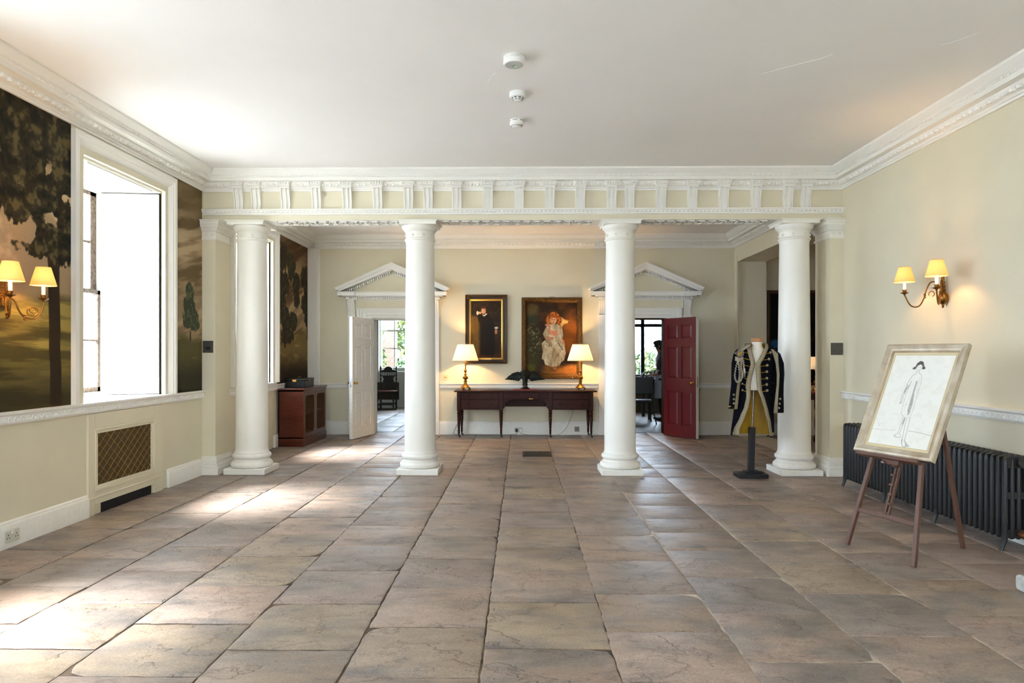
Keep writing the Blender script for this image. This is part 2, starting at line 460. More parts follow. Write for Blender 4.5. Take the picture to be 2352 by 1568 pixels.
def flag(x0, x1, y0, y1, gx0, gx1, gy, rnd):
    """one worn slab with wavering edges and a softened arris"""
    def edge(a, b, k, nx, ny, amp):
        pts = []
        for i in range(k):
            t = i / k; w = rnd.gauss(0, amp) if i else 0
            pts.append((a[0] + (b[0] - a[0]) * t + nx * w, a[1] + (b[1] - a[1]) * t + ny * w))
        return pts
    c = [(x0 + gx0, y0 + gy), (x1 - gx1, y0 + gy), (x1 - gx1, y1 - gy), (x0 + gx0, y1 - gy)]
    c = [(a + rnd.uniform(-.003, .003), b + rnd.uniform(-.003, .003)) for a, b in c]
    k = 11; am = 0.0026
    ring = edge(c[0], c[1], k, 0, 1, am) + edge(c[1], c[2], k, 1, 0, am) + edge(c[2], c[3], k, 0, 1, am) + edge(c[3], c[0], k, 1, 0, am)
    if rnd.random() < 0.45:                      # a broken corner
        i = rnd.choice([0, k, 2 * k, 3 * k]); mx, my = (x0 + x1) / 2, (y0 + y1) / 2
        s = rnd.uniform(0.012, 0.05)
        for j, q in ((i, 1.0), ((i + 1) % len(ring), 0.45), (i - 1, 0.45)):
            px, py = ring[j]; ring[j] = (px + (mx - px) * s * 2.2 * q, py + (my - py) * s * 2.2 * q)
    n = len(ring); mx = sum(p[0] for p in ring) / n; my = sum(p[1] for p in ring) / n
    zt = rnd.uniform(-0.002, 0.002); tx, ty = rnd.gauss(0, .0022), rnd.gauss(0, .0022)
    zz = lambda p: zt + (p[0] - mx) * tx + (p[1] - my) * ty
    inn = [(mx + (p[0] - mx) * (1 - 0.012 / 0.3), my + (p[1] - my) * (1 - 0.012 / 0.3)) for p in ring]
    vs = [(p[0] - mx, p[1] - my, -0.05) for p in ring] + [(p[0] - mx, p[1] - my, zz(p) - 0.0045) for p in ring] + [(p[0] - mx, p[1] - my, zz(p)) for p in inn]
    fs = []
    for i in range(n):
        j = (i + 1) % n
        fs += [(i, j, n + j, n + i), (n + i, n + j, 2 * n + j, 2 * n + i)]
    fs.append(tuple(range(2 * n, 3 * n)))
    me = bpy.data.meshes.new('flagstone'); me.from_pydata(vs, [], fs); me.materials.append(stone)
    me.shade_smooth(); me.set_sharp_from_angle(angle=math.radians(50))
    o = bpy.data.objects.new('flagstone', me); COL.objects.link(o); o.parent = floor
    o.location = Vector((mx, my, 0)) - Vector(floor.location)
    return o

LX = [XL, -3.30, -2.72, -2.10, -1.46, -0.82, -0.19, 0.445, 1.07, 1.70, 2.33, 2.95, 3.56, XR]
JY = {0: [3.3, 4.4, 5.05, 5.67, 6.32, 6.93], 1: [3.05, 3.65, 4.25, 4.85, 5.71, 6.23, 7.19], 2: [2.72, 3.34, 3.96, 4.57, 5.17, 5.8, 6.69, 7.45],
      3: [2.45, 3.06, 3.67, 4.29, 4.90, 5.51, 6.08, 6.79, 7.58], 4: [2.73, 3.35, 3.97, 4.58, 5.19, 5.78, 6.37, 6.97, 7.6], 5: [2.45, 3.07, 3.64, 4.26, 4.87, 5.47, 6.07, 6.66, 7.24],
      6: [2.77, 3.38, 4.02, 4.61, 5.17, 5.77, 6.35, 6.93, 7.55], 7: [2.45, 3.04, 3.59, 4.16, 4.83, 5.5, 6.16, 6.7, 7.19], 8: [2.65, 3.25, 3.86, 4.48, 5.09, 5.6, 6.06, 6.6, 7.19],
      9: [2.95, 3.56, 4.18, 4.78, 5.37, 6.0, 6.65, 7.3], 10: [2.6, 3.2, 3.83, 4.46, 5.06, 5.67, 6.28, 6.9, 7.5], 11: [2.9, 3.6, 4.3, 4.8, 5.32, 6.06, 6.8, 7.4], 12: [3.1, 4.2, 5.2, 6.2, 7.2]}
rnd = random.Random(3)
for k in range(len(LX) - 1):
    wide = {1: .0065, 2: .006, 3: .006, 4: .0045, 5: .005, 6: .0055}.get(k, 0.0024)
    wide2 = {0: .0065, 1: .006, 2: .006, 3: .0045, 4: .005, 5: .0055}.get(k, 0.0022)
    ys = [1.2, 1.85] + JY[k] + [8.13, 8.74]
    y = 8.74 + (0.35 if k % 2 else 0.62)
    while y < 12.3: ys.append(y); y += rnd.uniform(0.56, 0.64)
    ys.append(12.86)
    g0 = wide if k else 0.0; g1 = wide2 if k < len(LX) - 2 else 0.0
    for a, b in zip(ys[:-1], ys[1:]):
        if b > 12.45 and (k == 0 or k >= len(LX) - 2): b = 12.6
        flag(LX[k], LX[k + 1], a, b, g0, g1, 0.003 if k < 7 else .0016, rnd)

# ---- cornices
CORN = [(0, 3.435), (.02, 3.435), (.022, 3.455), (.032, 3.46), (.036, 3.474), (.05, 3.478), (.072, 3.497), (.082, 3.52), (.082, 3.533), (.155, 3.533),
        (.155, 3.572), (.165, 3.576), (.168, 3.592), (.176, 3.594), (.18, 3.603), (.196, 3.613), (.208, 3.632), (.224, 3.646), (.226, 3.668), (0, 3.668)]
def eggs(mb, A, B, nrm, z=3.506, p=.066, pitch=.078, rz=.027, rt=.024, pr=.022):
    A = Vector((A[0], A[1], 0)); B = Vector((B[0], B[1], 0)); nn = Vector((nrm[0], nrm[1], 0)); t = (B - A); l = t.length; t.normalize()
    n = int(l / pitch); st = l / n; X = abs(t.x) > 0.5
    for i in range(n):
        c = A + t * (st * (i + .5)) + nn * p
        mb.ell((c.x, c.y, z), rt if X else pr, pr if X else rt, rz, 8, 4)
        c = A + t * (st * (i + 1)) + nn * p
        mb.obox((c.x, c.y, z - .004), t * .004, nn * .009, (0, 0, .020))
    return mb
def beadrow(mb, A, B, nrm, z, p, pitch=.036, sx=.011, sz=.006, sp=.007):
    A = Vector((A[0], A[1], 0)); B = Vector((B[0], B[1], 0)); nn = Vector((nrm[0], nrm[1], 0)); t = (B - A); l = t.length; t.normalize()
    n = int(l / pitch); st = l / n
    for i in range(n):
        c = A + t * (st * (i + .5)) + nn * p
        mb.obox((c.x, c.y, z), t * sx + Vector((0, 0, sz * .5)), nn * sp, Vector((0, 0, sz)) - t * .003)
    return mb
def cornice(name, A, B, nrm, m0, m1, label, dz=0.0, egg=True):
    pr = [(p, z + dz) for p, z in CORN]
    o = build(MB().sweep(pr, A, B, nrm, m0, m1), name, white, kind='structure', label=label, smooth=30)
    if egg:
        build(eggs(MB(), A, B, nrm, 3.506 + dz), 'egg_and_dart', white, o, kind='stuff')
        build(beadrow(MB(), A, B, nrm, 3.582 + dz, .166), 'leaf_band', white, o, kind='stuff', smooth=0)
    return o
BF, BK = 8.27, 8.60                               # beam front and back faces
cornice('trim_1', (XL, YF), (XL, BF), (1, 0), 1, -1, 'white carved cornice along the left wall by the windows')
cornice('trim_2', (XR, YF), (XR, BF), (-1, 0), 1, -1, 'white carved cornice along the right wall above the lamp')
cornice('trim_3', (XL, BK), (XL, YB), (1, 0), 1, -1, 'white carved cornice on the left wall behind the columns', ZC2 - ZC)
cornice('trim_4', (XR, BK), (XR, YB), (-1, 0), 1, -1, 'white carved cornice above the side opening', ZC2 - ZC)
cornice('trim_5', (XL, YB), (XR, YB), (0, -1), 1, -1, 'white egg and dart cornice across the back wall', ZC2 - ZC)
cornice('trim_6', (XL, YF), (XR, YF), (0, 1), 1, -1, 'plain white cornice opposite the colonnade', 0, False)

# ---- entablature over the columns
ent = thing('entablature', (0, (BF + BK) / 2, 3.085), 'cream and white entablature with fluted brackets spanning the four columns', 'entablature')
build(MB().box(XL, XR, BF, BK, 3.085, ZC), 'beam', cream, ent, smooth=0)
TAEN = [(0, 3.150), (.022, 3.150), (.03, 3.158), (.03, 3.172), (.042, 3.182), (.046, 3.196), (.055, 3.2), (.055, 3.217), (0, 3.217)]
build(MB().sweep(TAEN, (XL, BF), (XR, BF), (0, -1)), 'taenia', white, ent)
build(beadrow(MB(), (XL, BF), (XR, BF), (0, -1), 3.183, .038, .05, .016, .009, .012), 'taenia_ornament', white, ent, kind='stuff', smooth=0)
build(MB().sweep(CORN, (XL, BF), (XR, BF), (0, -1), 1, -1), 'cornice', white, ent, smooth=30)
build(eggs(MB(), (XL, BF), (XR, BF), (0, -1), pitch=.085), 'egg_and_dart', white, ent, kind='stuff')
build(beadrow(MB(), (XL, BF), (XR, BF), (0, -1), 3.582, .166, .0605, .018, .007, .008), 'leaf_band', white, ent, kind='stuff', smooth=0)
build(MB().sweep([(p, z + ZC2 - ZC) for p, z in CORN], (XL, BK), (XR, BK), (0, 1), 1, -1), 'rear_cornice', white, ent, smooth=30)
# soffit with a carved meander
sof = MB(); sof.box(XL, XR, BF - .004, BK + .004, 3.0835, 3.0852)
xk = -3.62
while xk < 3.52:
    clear = all(xk > ony(p, 8.45) + .255 or xk + .10 < ony(p, 8.45) - .255 for p in (579, 965, 1424, 1824))
    for a, b, c, d in () if not clear else ((0, .10, .05, .062), (0, .012, .05, .25), (0, .10, .238, .25), (.088, .10, .12, .25), (.045, .10, .12, .132), (.045, .057, .12, .19)):
        sof.box(xk + a, xk + b, BF + c, BF + d, 3.073, 3.0838)
    xk += .125
build(sof, 'soffit', white, ent, kind='stuff', smooth=0)
# fluted scroll brackets
def bracket_mesh():
    mb = MB(); w = .056
    side = [(0, 0), (.034, 0), (.034, .02), (.03, .06), (.032, .10), (.042, .14), (.058, .175), (.068, .21), (.07, .232), (.066, .245), (0, .245)]
    def strip(x0, x1, k, dp=0.0):
        n = len(side); vs = []
        for x in (x0, x1):
            for p, z in side: vs.append((x, -(max(p - dp, 0)), z))
        fs = [(i, (i + 1) % n, n + (i + 1) % n, n + i) for i in range(n)] + [tuple(range(n - 1, -1, -1)), tuple(range(n, 2 * n))]
        mb.add(vs, fs)
    xs = [-w, -w + .016, -w + .034, -.009, .009, w - .034, w - .016, w]
    strip(-w, -.042, 0); strip(-.042, -.012, 1, .018); strip(-.012, .012, 0); strip(.012, .042, 1, .018); strip(.042, w, 0)
    mb.box(-w - .004, w + .004, -.078, 0, .245, .265)
    mb.box(-w - .012, w + .012, -.086, 0, .265, .275)
    mb.prism([(-w - .016, .275), (w + .016, .275), (w + .034, .316), (-w - .034, .316)], 'y', -.115, -.02)
    for x in (-.062, -.031, 0, .031, .062): mb.ell((x, -.112, .297), .013, .014, .018, 8, 4)
    return mb
first = None
for px in (547, 587, 655, 726, 797, 867, 938, 983, 1049, 1121, 1192, 1263, 1333, 1405, 1446, 1519, 1591, 1663, 1737, 1811, 1852):
    X = ony(px, BF - .04)
    if first is None:
        first = build(bracket_mesh(), 'bracket', white, ent, local=True, smooth=30)
        first.location = Vector((X, BF, 3.217)) - Vector(ent.location)
    else:
        instance(first, 'bracket', ent, Vector((X, BF, 3.217)) - Vector(ent.location))

# ---- columns
def column(X, label):
    t = thing('column', (X, 8.45, 0), label, 'column', 'white columns of the colonnade'); c = t.location
    build(MB().box(X - .252, X + .252, 8.45 - .252, 8.45 + .252, 0, .072), 'plinth', worn, t, bevel=.006)
    base = [(0, .072), (.225, .072), (.243, .08), (.25, .1), (.247, .122), (.234, .137), (.224, .141), (.224, .15), (.208, .155), (.203, .167), (.208, .18), (.218, .185),
            (.226, .196), (.229, .21), (.226, .226), (.216, .236), (.206, .238), (.206, .25), (.196, .256), (0, .256)]
    build(MB().lathe(base, X, 8.45, 0, 56), 'base', worn, t, smooth=40)
    sh = [(0, .25), (.203, .25), (.196, .262), (.1925, .29)]
    for i in range(0, 13):
        u = i / 12; r = .192 - .020 * u ** 1.7; sh.append((r, .32 + (2.80 - .32) * u))
    sh += [(.1735, 2.83), (.178, 2.848), (.178, 2.853), (0, 2.853)]
    build(MB().lathe(sh, X, 8.45, 0, 56), 'shaft', whitecol, t, smooth=40)
    cap = [(0, 2.848), (.18, 2.848), (.189, 2.856), (.191, 2.864), (.189, 2.873), (.181, 2.88), (.175, 2.884), (.174, 2.945), (.18, 2.953), (.184, 2.953), (.184, 2.963), (.192, 2.966), (.192, 2.976), (.198, 2.98), (.213, 2.996), (.222, 3.016), (.224, 3.03), (.218, 3.036), (0, 3.036)]
    cp = build(MB().lathe(cap, X, 8.45, 0, 56), 'capital', whitecol, t, smooth=40)
    ro = MB()
    for k in range(8):
        a = math.pi / 8 + k * math.pi / 4
        for q in range(5):
            b = q * 2 * math.pi / 5; r = .013
            ta = a + r * math.cos(b) / .175
            ro.ell((X + .178 * math.cos(ta), 8.45 + .178 * math.sin(ta), 2.914 + r * math.sin(b)), .008, .008, .009, 6, 4)
        ro.ell((X + .181 * math.cos(a), 8.45 + .181 * math.sin(a), 2.914), .007, .007, .007, 6, 4)
    build(ro, 'rosettes', whitecol, cp, kind='stuff')
    ab = MB(); prev = None
    for r, z0, z1 in ((.222, 3.034, 3.066), (.228, 3.066, 3.07), (.234, 3.07, 3.076), (.242, 3.076, 3.082), (.248, 3.082, 3.0845)):
        ab.box(X - r, X + r, 8.45 - r, 8.45 + r, z0, z1)
    build(ab, 'abacus', whitecol, t, smooth=0)
    return t
CX1, CX2, CX3, CX4 = ony(579, 8.45), ony(965, 8.45), ony(1424, 8.45), ony(1824, 8.45)
column(CX1, 'white column beside the left wall pilaster, nearest the painted landscape')
column(CX2, 'white column standing in front of the doorway with the white door')
column(CX3, 'white column standing in front of the doorway with the red door')
column(CX4, 'white column beside the braided coat on its stand')

# ---- pilasters where the colonnade meets the walls
def pilaster(s, label):
    xw = XL if s > 0 else XR; x1 = xw + s * .165; y0, y1 = 8.235, 8.64
    t = thing('pilaster', ((xw + x1) / 2, (y0 + y1) / 2, 0), label, 'pilaster', 'wall pilasters of the colonnade')
    def blk(mb, p, z0, z1): mb.box(min(xw, x1 + s * p), max(xw, x1 + s * p), y0 - p, y1 + p, z0, z1); return mb
    build(blk(MB(), 0, .2, 2.86), 'shaft', cream, t, smooth=0)
    b = MB()
    for p, z0, z1 in ((.055, 0, .085), (.05, .085, .10), (.042, .10, .125), (.03, .125, .14), (.022, .14, .165), (.028, .165, .19), (.018, .19, .205), (.008, .205, .22)): blk(b, p, z0, z1)
    build(b, 'base', worn, t, bevel=.004)
    cpb = MB()
    for p, z0, z1 in ((.008, 2.845, 2.855), (.016, 2.855, 2.872), (.004, 2.872, 2.945), (.016, 2.945, 2.96), (.024, 2.96, 2.975), (.034, 2.975, 2.99), (.046, 2.99, 3.005), (.056, 3.005, 3.03), (.062, 3.03, 3.066), (.07, 3.066, 3.078), (.078, 3.078, 3.084)): blk(cpb, p, z0, z1)
    cp = build(cpb, 'capital', whitecol, t, bevel=.003)
    ro = MB()
    for q in range(5):
        a = q * 2 * math.pi / 5
        ro.ell((xw + s * .05 + .012 * math.cos(a), y0 - .008, 2.912 + .012 * math.sin(a)), .008, .008, .008, 6, 4)
        ro.ell((xw + s * .13 + .012 * math.cos(a), y0 - .008, 2.912 + .012 * math.sin(a)), .008, .008, .008, 6, 4)
    build(ro, 'rosettes', whitecol, cp, kind='stuff')
    return t
pilaster(1, 'cream pilaster on the left wall with a dark switch plate')
pilaster(-1, 'cream pilaster on the right wall behind the iron radiator')

# ---- dado rails and skirtings
RAIL = [(0, .925), (.018, .925), (.022, .935), (.03, .94), (.03, .99), (.04, .997), (.05, 1.004), (.052, 1.022), (0, 1.022)]
SKIRT = [(0, 0), (.03, 0), (.03, .165), (.026, .172), (.02, .178), (.018, .19), (.008, .198), (0, .2)]
def scrolls(mb, A, B, nrm, z, p, h=.045, pitch=.062):
    A = Vector((A[0], A[1], 0)); B = Vector((B[0], B[1], 0)); nn = Vector((nrm[0], nrm[1], 0)); t = (B - A); l = t.length; t.normalize()
    n = max(1, int(l / pitch)); st = l / n
    for i in range(n):
        c = A + t * (st * (i + .5)) + nn * p; pts = []
        for k in range(7):
            a = math.pi * (1.15 - 1.35 * k / 6)
            pts.append(c + t * (st * .42 * math.cos(a) - .003) + Vector((0, 0, z + h * .5 * (math.sin(a) - .35))))
        mb.tube(pts, [.004, .005, .0055, .0055, .005, .0045, .003], 5)
        e = c + t * (st * .05) + Vector((0, 0, z - h * .1)); mb.ell(tuple(e), .007, .007, .007, 6, 4)
    return mb
def rail(name, A, B, nrm, label, dz=0.0, parent=None):
    o = build(MB().sweep([(p, z + dz) for p, z in RAIL], A, B, nrm), name, white, parent, kind=None if parent else 'structure', label=label)
    build(scrolls(MB(), A, B, nrm, .963 + dz, .031), 'scroll_ornament', white, o, kind='stuff'); return o
def skirt(name, A, B, nrm, label, hz=1.0):
    return build(MB().sweep([(p, z * hz) for p, z in SKIRT], A, B, nrm), name, worn, kind='structure', label=label)
PY0, PY1 = 8.235, 8.64
PCY = 6.66                                        # centre of the grille panel under the window
rail('trim_7', (XL, YF), (XL, PY0), (1, 0), 'white scroll-carved dado rail under the painted panels on the left')
rail('trim_8', (XL, PY1), (XL, YB - .12), (1, 0), 'white scroll-carved dado rail behind the mahogany cabinet', -.03)
rail('trim_9', (XR, YF), (XR, PY0), (-1, 0), 'white scroll-carved dado rail above the iron radiator')
skirt('baseboard_left', (XL, YF), (XL, 6.03), (1, 0), 'worn white skirting board with a double socket')
skirt('baseboard_left', (XL, 7.41), (XL, PY0 - .055), (1, 0), 'short white skirting board between grille and pilaster')
skirt('baseboard_left', (XL, 10.62), (XL, YB - .12), (1, 0), 'white skirting board beside the mahogany cabinet')
skirt('baseboard_right', (XR, YF), (XR, PY0 - .055), (-1, 0), 'white skirting board behind the iron radiator')
# back wall sections between the door surrounds
PCL, PCR = ony(903, 12.4), ony(1481.5, 12.4)
SW = 0.845
for i, (a, b, w) in enumerate(((XL + .2, PCL - SW, 'beside the white door'), (PCL + SW, PCR - SW, 'behind the writing table'), (PCR + SW, XR, 'beside the red door'))):
    rail('trim_%d' % (10 + i), (a, YB), (b, YB), (0, -1), 'white scroll-carved dado rail on the back wall ' + w, -.085)
    skirt('baseboard_back', (a, YB), (b, YB), (0, -1), 'tall white skirting on the back wall ' + w, 1.22)
skirt('baseboard_side', (XR + RT, YB), (XR + RT + 4.0, YB), (0, -1), 'white skirting in the side room under the dark painting', 1.2)
# boxed corner pier, back left
mb = MB().box(XL, XL + .17, YB - .13, YB, 0, 3.387).box(XL + .17, XL + .2, YB - .05, YB, 0, 3.387)
build(mb, 'trim_13', white, kind='structure', label='white boxed pier in the back left corner', bevel=.004)
# jamb boards of the side opening
mb = MB().box(XR - .012, XR + .02, OPY1 - .02, OPY1 + .11, 0, OPZ + .1).box(XR + .03, XR + .05, OPY1 - .025, OPY1, 0, OPZ)
build(mb, 'trim_14', cream, kind='structure', label='cream edge board of the side opening', smooth=0)
# ---- panelled leaves (doors, shutters): local x 0..w, y thickness, z 0..h
def leaf(w, h, t, panels, rec=.012, fld=.03):
    mb = MB()
    xs = sorted({0, w, *[p[0] for p in panels], *[p[1] for p in panels]}); zs = sorted({0, h, *[p[2] for p in panels], *[p[3] for p in panels]})
    for a, b in zip(xs[:-1], xs[1:]):
        for c, d in zip(zs[:-1], zs[1:]):
            inside = any(p[0] - 1e-6 <= a and b <= p[1] + 1e-6 and p[2] - 1e-6 <= c and d <= p[3] + 1e-6 for p in panels)
            if not inside: mb.box(a, b, -t / 2, t / 2, c, d)
    for x0, x1, z0, z1 in panels:
        r = t / 2 - rec; mb.box(x0, x1, -r, r, z0, z1)
        for s in (-1, 1):                          # bevelled raised field
            e = fld; vs = [(x0 + e * .4, s * r, z0 + e * .4), (x1 - e * .4, s * r, z0 + e * .4), (x1 - e * .4, s * r, z1 - e * .4), (x0 + e * .4, s * r, z1 - e * .4)]
            f = s * (r + rec * .75)
            vs += [(x0 + e, f, z0 + e), (x1 - e, f, z0 + e), (x1 - e, f, z1 - e), (x0 + e, f, z1 - e)]
            mb.add(vs, [(0, 1, 5, 4), (1, 2, 6, 5), (2, 3, 7, 6), (3, 0, 4, 7), (4, 5, 6, 7)])
    return mb

# ================================================================== WINDOWS OF THE LEFT WALL
sashwood = M('old_sash_paint', (128, 112, 94), 0.7, var=0.0, vs=26, bump=0.2, bs=40, col2=(66, 46, 32))
def window_left(i, c, label, zt=3.405):
    t = thing('window_%d' % i, (XL, c, 1.022), label, None, None, 'structure')
    ow = .8675; prof = [(0, 0), (0, .045), (.045, .045), (.052, .036), (.07, .034), (.078, .026), (.158, -.03), (.165, -.03), (.1725, -.045), (.1725, -.07), (.02, -.07), (.02, 0)]
    n = len(prof); vs = []
    for q, p in prof: vs.append((XL + p, c - ow + q, 1.02))
    for q, p in prof: vs.append((XL + p, c - ow + q, zt - q))
    for q, p in prof: vs.append((XL + p, c + ow - q, zt - q))
    for q, p in prof: vs.append((XL + p, c + ow - q, 1.02))
    fs = [(k * n + j, k * n + (j + 1) % n, (k + 1) * n + (j + 1) % n, (k + 1) * n + j) for k in range(3) for j in range(n)]
    fs += [tuple(range(n)), tuple(range(3 * n, 4 * n))]
    build(MB().add(vs, fs), 'architrave', white, t, smooth=25)
    build(MB().box(XL - .72, XL + .03, c - OW, c + OW, .998, 1.0215), 'sill', white, t, smooth=0)
    # soffit boarding with a sunk panel
    sf = MB().box(XL - .7, XL - .045, c - OW, c + OW, 3.205, 3.229)
    for k in range(4): sf.box(XL - .62 + k * .15, XL - .62 + k * .15 + .11, c - .55, c + .55, 3.19, 3.206)
    build(sf, 'reveal_soffit', white, t, bevel=.003)
    for s in (-1, 1):                              # folded shutters lining the splayed reveal
        a = Vector((XL - .06, c + s * (OW - .012), 1.03)); b = Vector((XL - .655, c + s * .615, 1.03)); d = b - a; w = d.length
        pn = [(.10, w - .16, .12, .62), (.10, w - .16, .75, 1.45), (.10, w - .16, 1.58, 2.05)]
        m = leaf(w, 2.16, .04, pn)
        o = build(m, 'shutter', worn, t, local=True, smooth=0)
        o.location = a - Vector(t.location); o.rotation_euler = (0, 0, math.atan2(d.y, d.x))
        build(MB().box(XL - .58, XL - .05, c + s * (OW - .008) - .004, c + s * (OW - .008) + .004, 1.02, 3.22), 'gap_shade_strip', dark, t, smooth=0)  # dark strip painting the shade of the gap beside the shutter
    # sashes: six panes over six
    W, z0, z1, zm = .60, 1.045, 3.195, 2.12
    fr = MB()
    for s in (-1, 1): fr.box(XL - .74, XL - .64, c + s * (W + .012) - .022, c + s * (W + .012) + .05 * (s > 0) + .022, z0 - .02, z1 + .02) if s > 0 else fr.box(XL - .74, XL - .64, c - W - .05, c - W + .01, z0 - .02, z1 + .02)
    fr.box(XL - .74, XL - .64, c - W, c + W, z1 - .01, z1 + .03); fr.box(XL - .74, XL - .62, c - W, c + W, z0 - .03, z0 + .015)
    build(fr, 'frame', white, t, smooth=0)
    first_p = None
    for (a, b, x) in ((z0 + .015, zm + .02, XL - .67), (zm - .02, z1 - .01, XL - .715)):
        sm = MB()
        sw = .025 if a < 1.5 else .05
        for s in (-1, 1): sm.box(x - .02, x + .02, c + s * (W - .005 - sw) - sw, c + s * (W - .005 - sw) + sw, a, b)
        sm.box(x - .02, x + .02, c - W, c + W, a, a + .05); sm.box(x - .02, x + .02, c - W, c + W, b - .04, b)
        pw = (2 * W - .11) / 3; ph = (b - a - .09) / 2
        for k in (1, 2): sm.box(x - .012, x + .012, c - W + .055 + k * pw - .01, c - W + .055 + k * pw + .01, a, b)
        sm.box(x - .012, x + .012, c - W, c + W, a + .05 + ph - .01, a + .05 + ph + .01)
        sa = build(sm, 'sash', sashwood, t, smooth=0)
        for k in range(3):
            for r in range(2):
                y0 = c - W + .055 + k * pw + .008; zz = a + .05 + r * ph + .008
                build(MB().box(x - .002, x + .002, y0, y0 + pw - .016, zz, zz + ph - .016), 'pane', glass, sa, smooth=0)
    return t
window_left(1, WIN_C[2 - 0] if False else 6.69, 'tall sash window with white folded shutters between the painted panels')
window_left(2, 9.92, 'tall sash window behind the first column', 3.388)
window_left(3, 3.46, 'tall sash window beyond the big tree mural')
window_left(4, 0.23, 'tall sash window farthest from the columns')
# unseen windows added to the wall behind the camera as soft fill
for i, (a, b) in enumerate(FW):
    t = thing('window_%d' % (5 + i), ((a + b) / 2, YF, 1.02), 'plain tall window added opposite the colonnade for soft fill', None, None, 'structure')
    fr = MB()
    for x in (a, (2 * a + b) / 3, (a + 2 * b) / 3, b): fr.box(x - .025, x + .025, YF - .36, YF - .3, 1.02, 3.23)
    for z in (1.03, 1.58, 2.12, 2.66, 3.22): fr.box(a, b, YF - .355, YF - .305, z - .02, z + .02)
    fr.box(a - .12, a, YF, YF + .03, 1.02, 3.36); fr.box(b, b + .12, YF, YF + .03, 1.02, 3.36); fr.box(a, b, YF, YF + .03, 3.23, 3.36)
    build(fr, 'frame', white, t, smooth=0)
    build(MB().box(a, b, YF - .334, YF - .33, 1.02, 3.23), 'pane', glass, t, smooth=0)

# ================================================================== MURALS
murmat = M_paint('mural_paint', 0.75, 0.2)
NZ = Noise(5)
def blobs(u, v, lst, amp=.10, sc=9.0, seed=0.0, lf=.035):
    """foliage mask: ragged ellipses (cx, cy, rx, ry) broken into leaf clusters of size lf"""
    n1 = NZ.fbm(u * sc + seed, v * sc + seed, 4) - .5; n2 = NZ.fbm(u / lf + 40, v / (lf * 1.6) + seed, 3) - .5
    best = np.full(u.shape, -9.0)
    for cx, cy, rx, ry in lst:
        d = 1 - np.sqrt(((u - cx) / rx) ** 2 + ((v - cy) / ry) ** 2); best = np.maximum(best, d)
    return sst(-.04, .06, best + n1 * amp * 5 + n2 * amp * 6.5 + .06)
def wallblob(lst, X):
    o = []
    for px, py, rx, ry in lst:
        y, d = onx(px, X); y2, _ = onx(px + rx, X); z = zat(py, d); o.append((y, z, abs(y2 - y), ry * d / F))
    return o
def mural1(u, v):
    y = 4.33 + u; z = 1.022 + v
    sky = np.zeros(u.shape + (3,)) + np.array([178, 150, 112.])
    n = NZ.fbm(y * 2.2, z * 3.0, 5)
    sky = mixc(sky, (206, 176, 132), sst(.42, .62, n)); sky = mixc(sky, (150, 128, 98), sst(.56, .40, n) * .6)
    c = sky
    # hills and fields below, brushed horizontally
    st = NZ.fbm(y * 1.6, z * 13, 5); g = sst(1.98, 1.84, z + (NZ.fbm(y * 3, z * 0, 3) - .5) * .18)
    fld = np.zeros_like(c) + np.array([124, 110, 56.]); fld = mixc(fld, (160, 140, 72), sst(.5, .66, st)); fld = mixc(fld, (82, 72, 38), sst(.5, .34, st))
    fld = mixc(fld, (48, 42, 26), sst(1.55, 1.06, z) * .85)
    c = c * (1 - g[..., None]) + fld * g[..., None]
    fol = wallblob([(60, 230, 190, 130), (-60, 300, 150, 160), (100, 360, 90, 110), (30, 400, 90, 70), (-40, 420, 80, 60), (110, 470, 70, 80), (95, 545, 60, 45), (140, 560, 40, 50), (60, 480, 50, 50), (-90, 480, 60, 60)], XL)
    # trunk
    tk = sst(.075, .062, np.abs(y - (5.60 + (2.2 - z) * .035) + (NZ.n(z * 6, z * 0) - .5) * .02)) * sst(2.5, 2.3, z)
    c = mixc(c, (46, 36, 24), tk)
    lt = NZ.fbm(y * 16, z * 16, 4)
    f = blobs(y, z, fol, .12, 5.0, 0.0, .05)
    hole = sst(.655, .70, NZ.fbm(y * 5 + 3.2, z * 5 + 1.1, 5)) * sst(3.15, 2.95, z); f = f * (1 - hole)
    fc = np.zeros_like(c) + np.array([44, 38, 24.]); fc = mixc(fc, (92, 80, 48), sst(.50, .72, lt)); fc = mixc(fc, (26, 23, 16), sst(.46, .30, lt))
    c = c * (1 - f[..., None]) + fc * f[..., None]
    return c
painted('mural', murmat, (XL + .0015, 4.33, 1.022), (0, 1, 0), (0, 0, 1), 1.494, 2.42, 300, 480, mural1,
        label='painted mural of a large dark leafy tree above golden fields', cat='mural', group='landscape murals on the left wall')
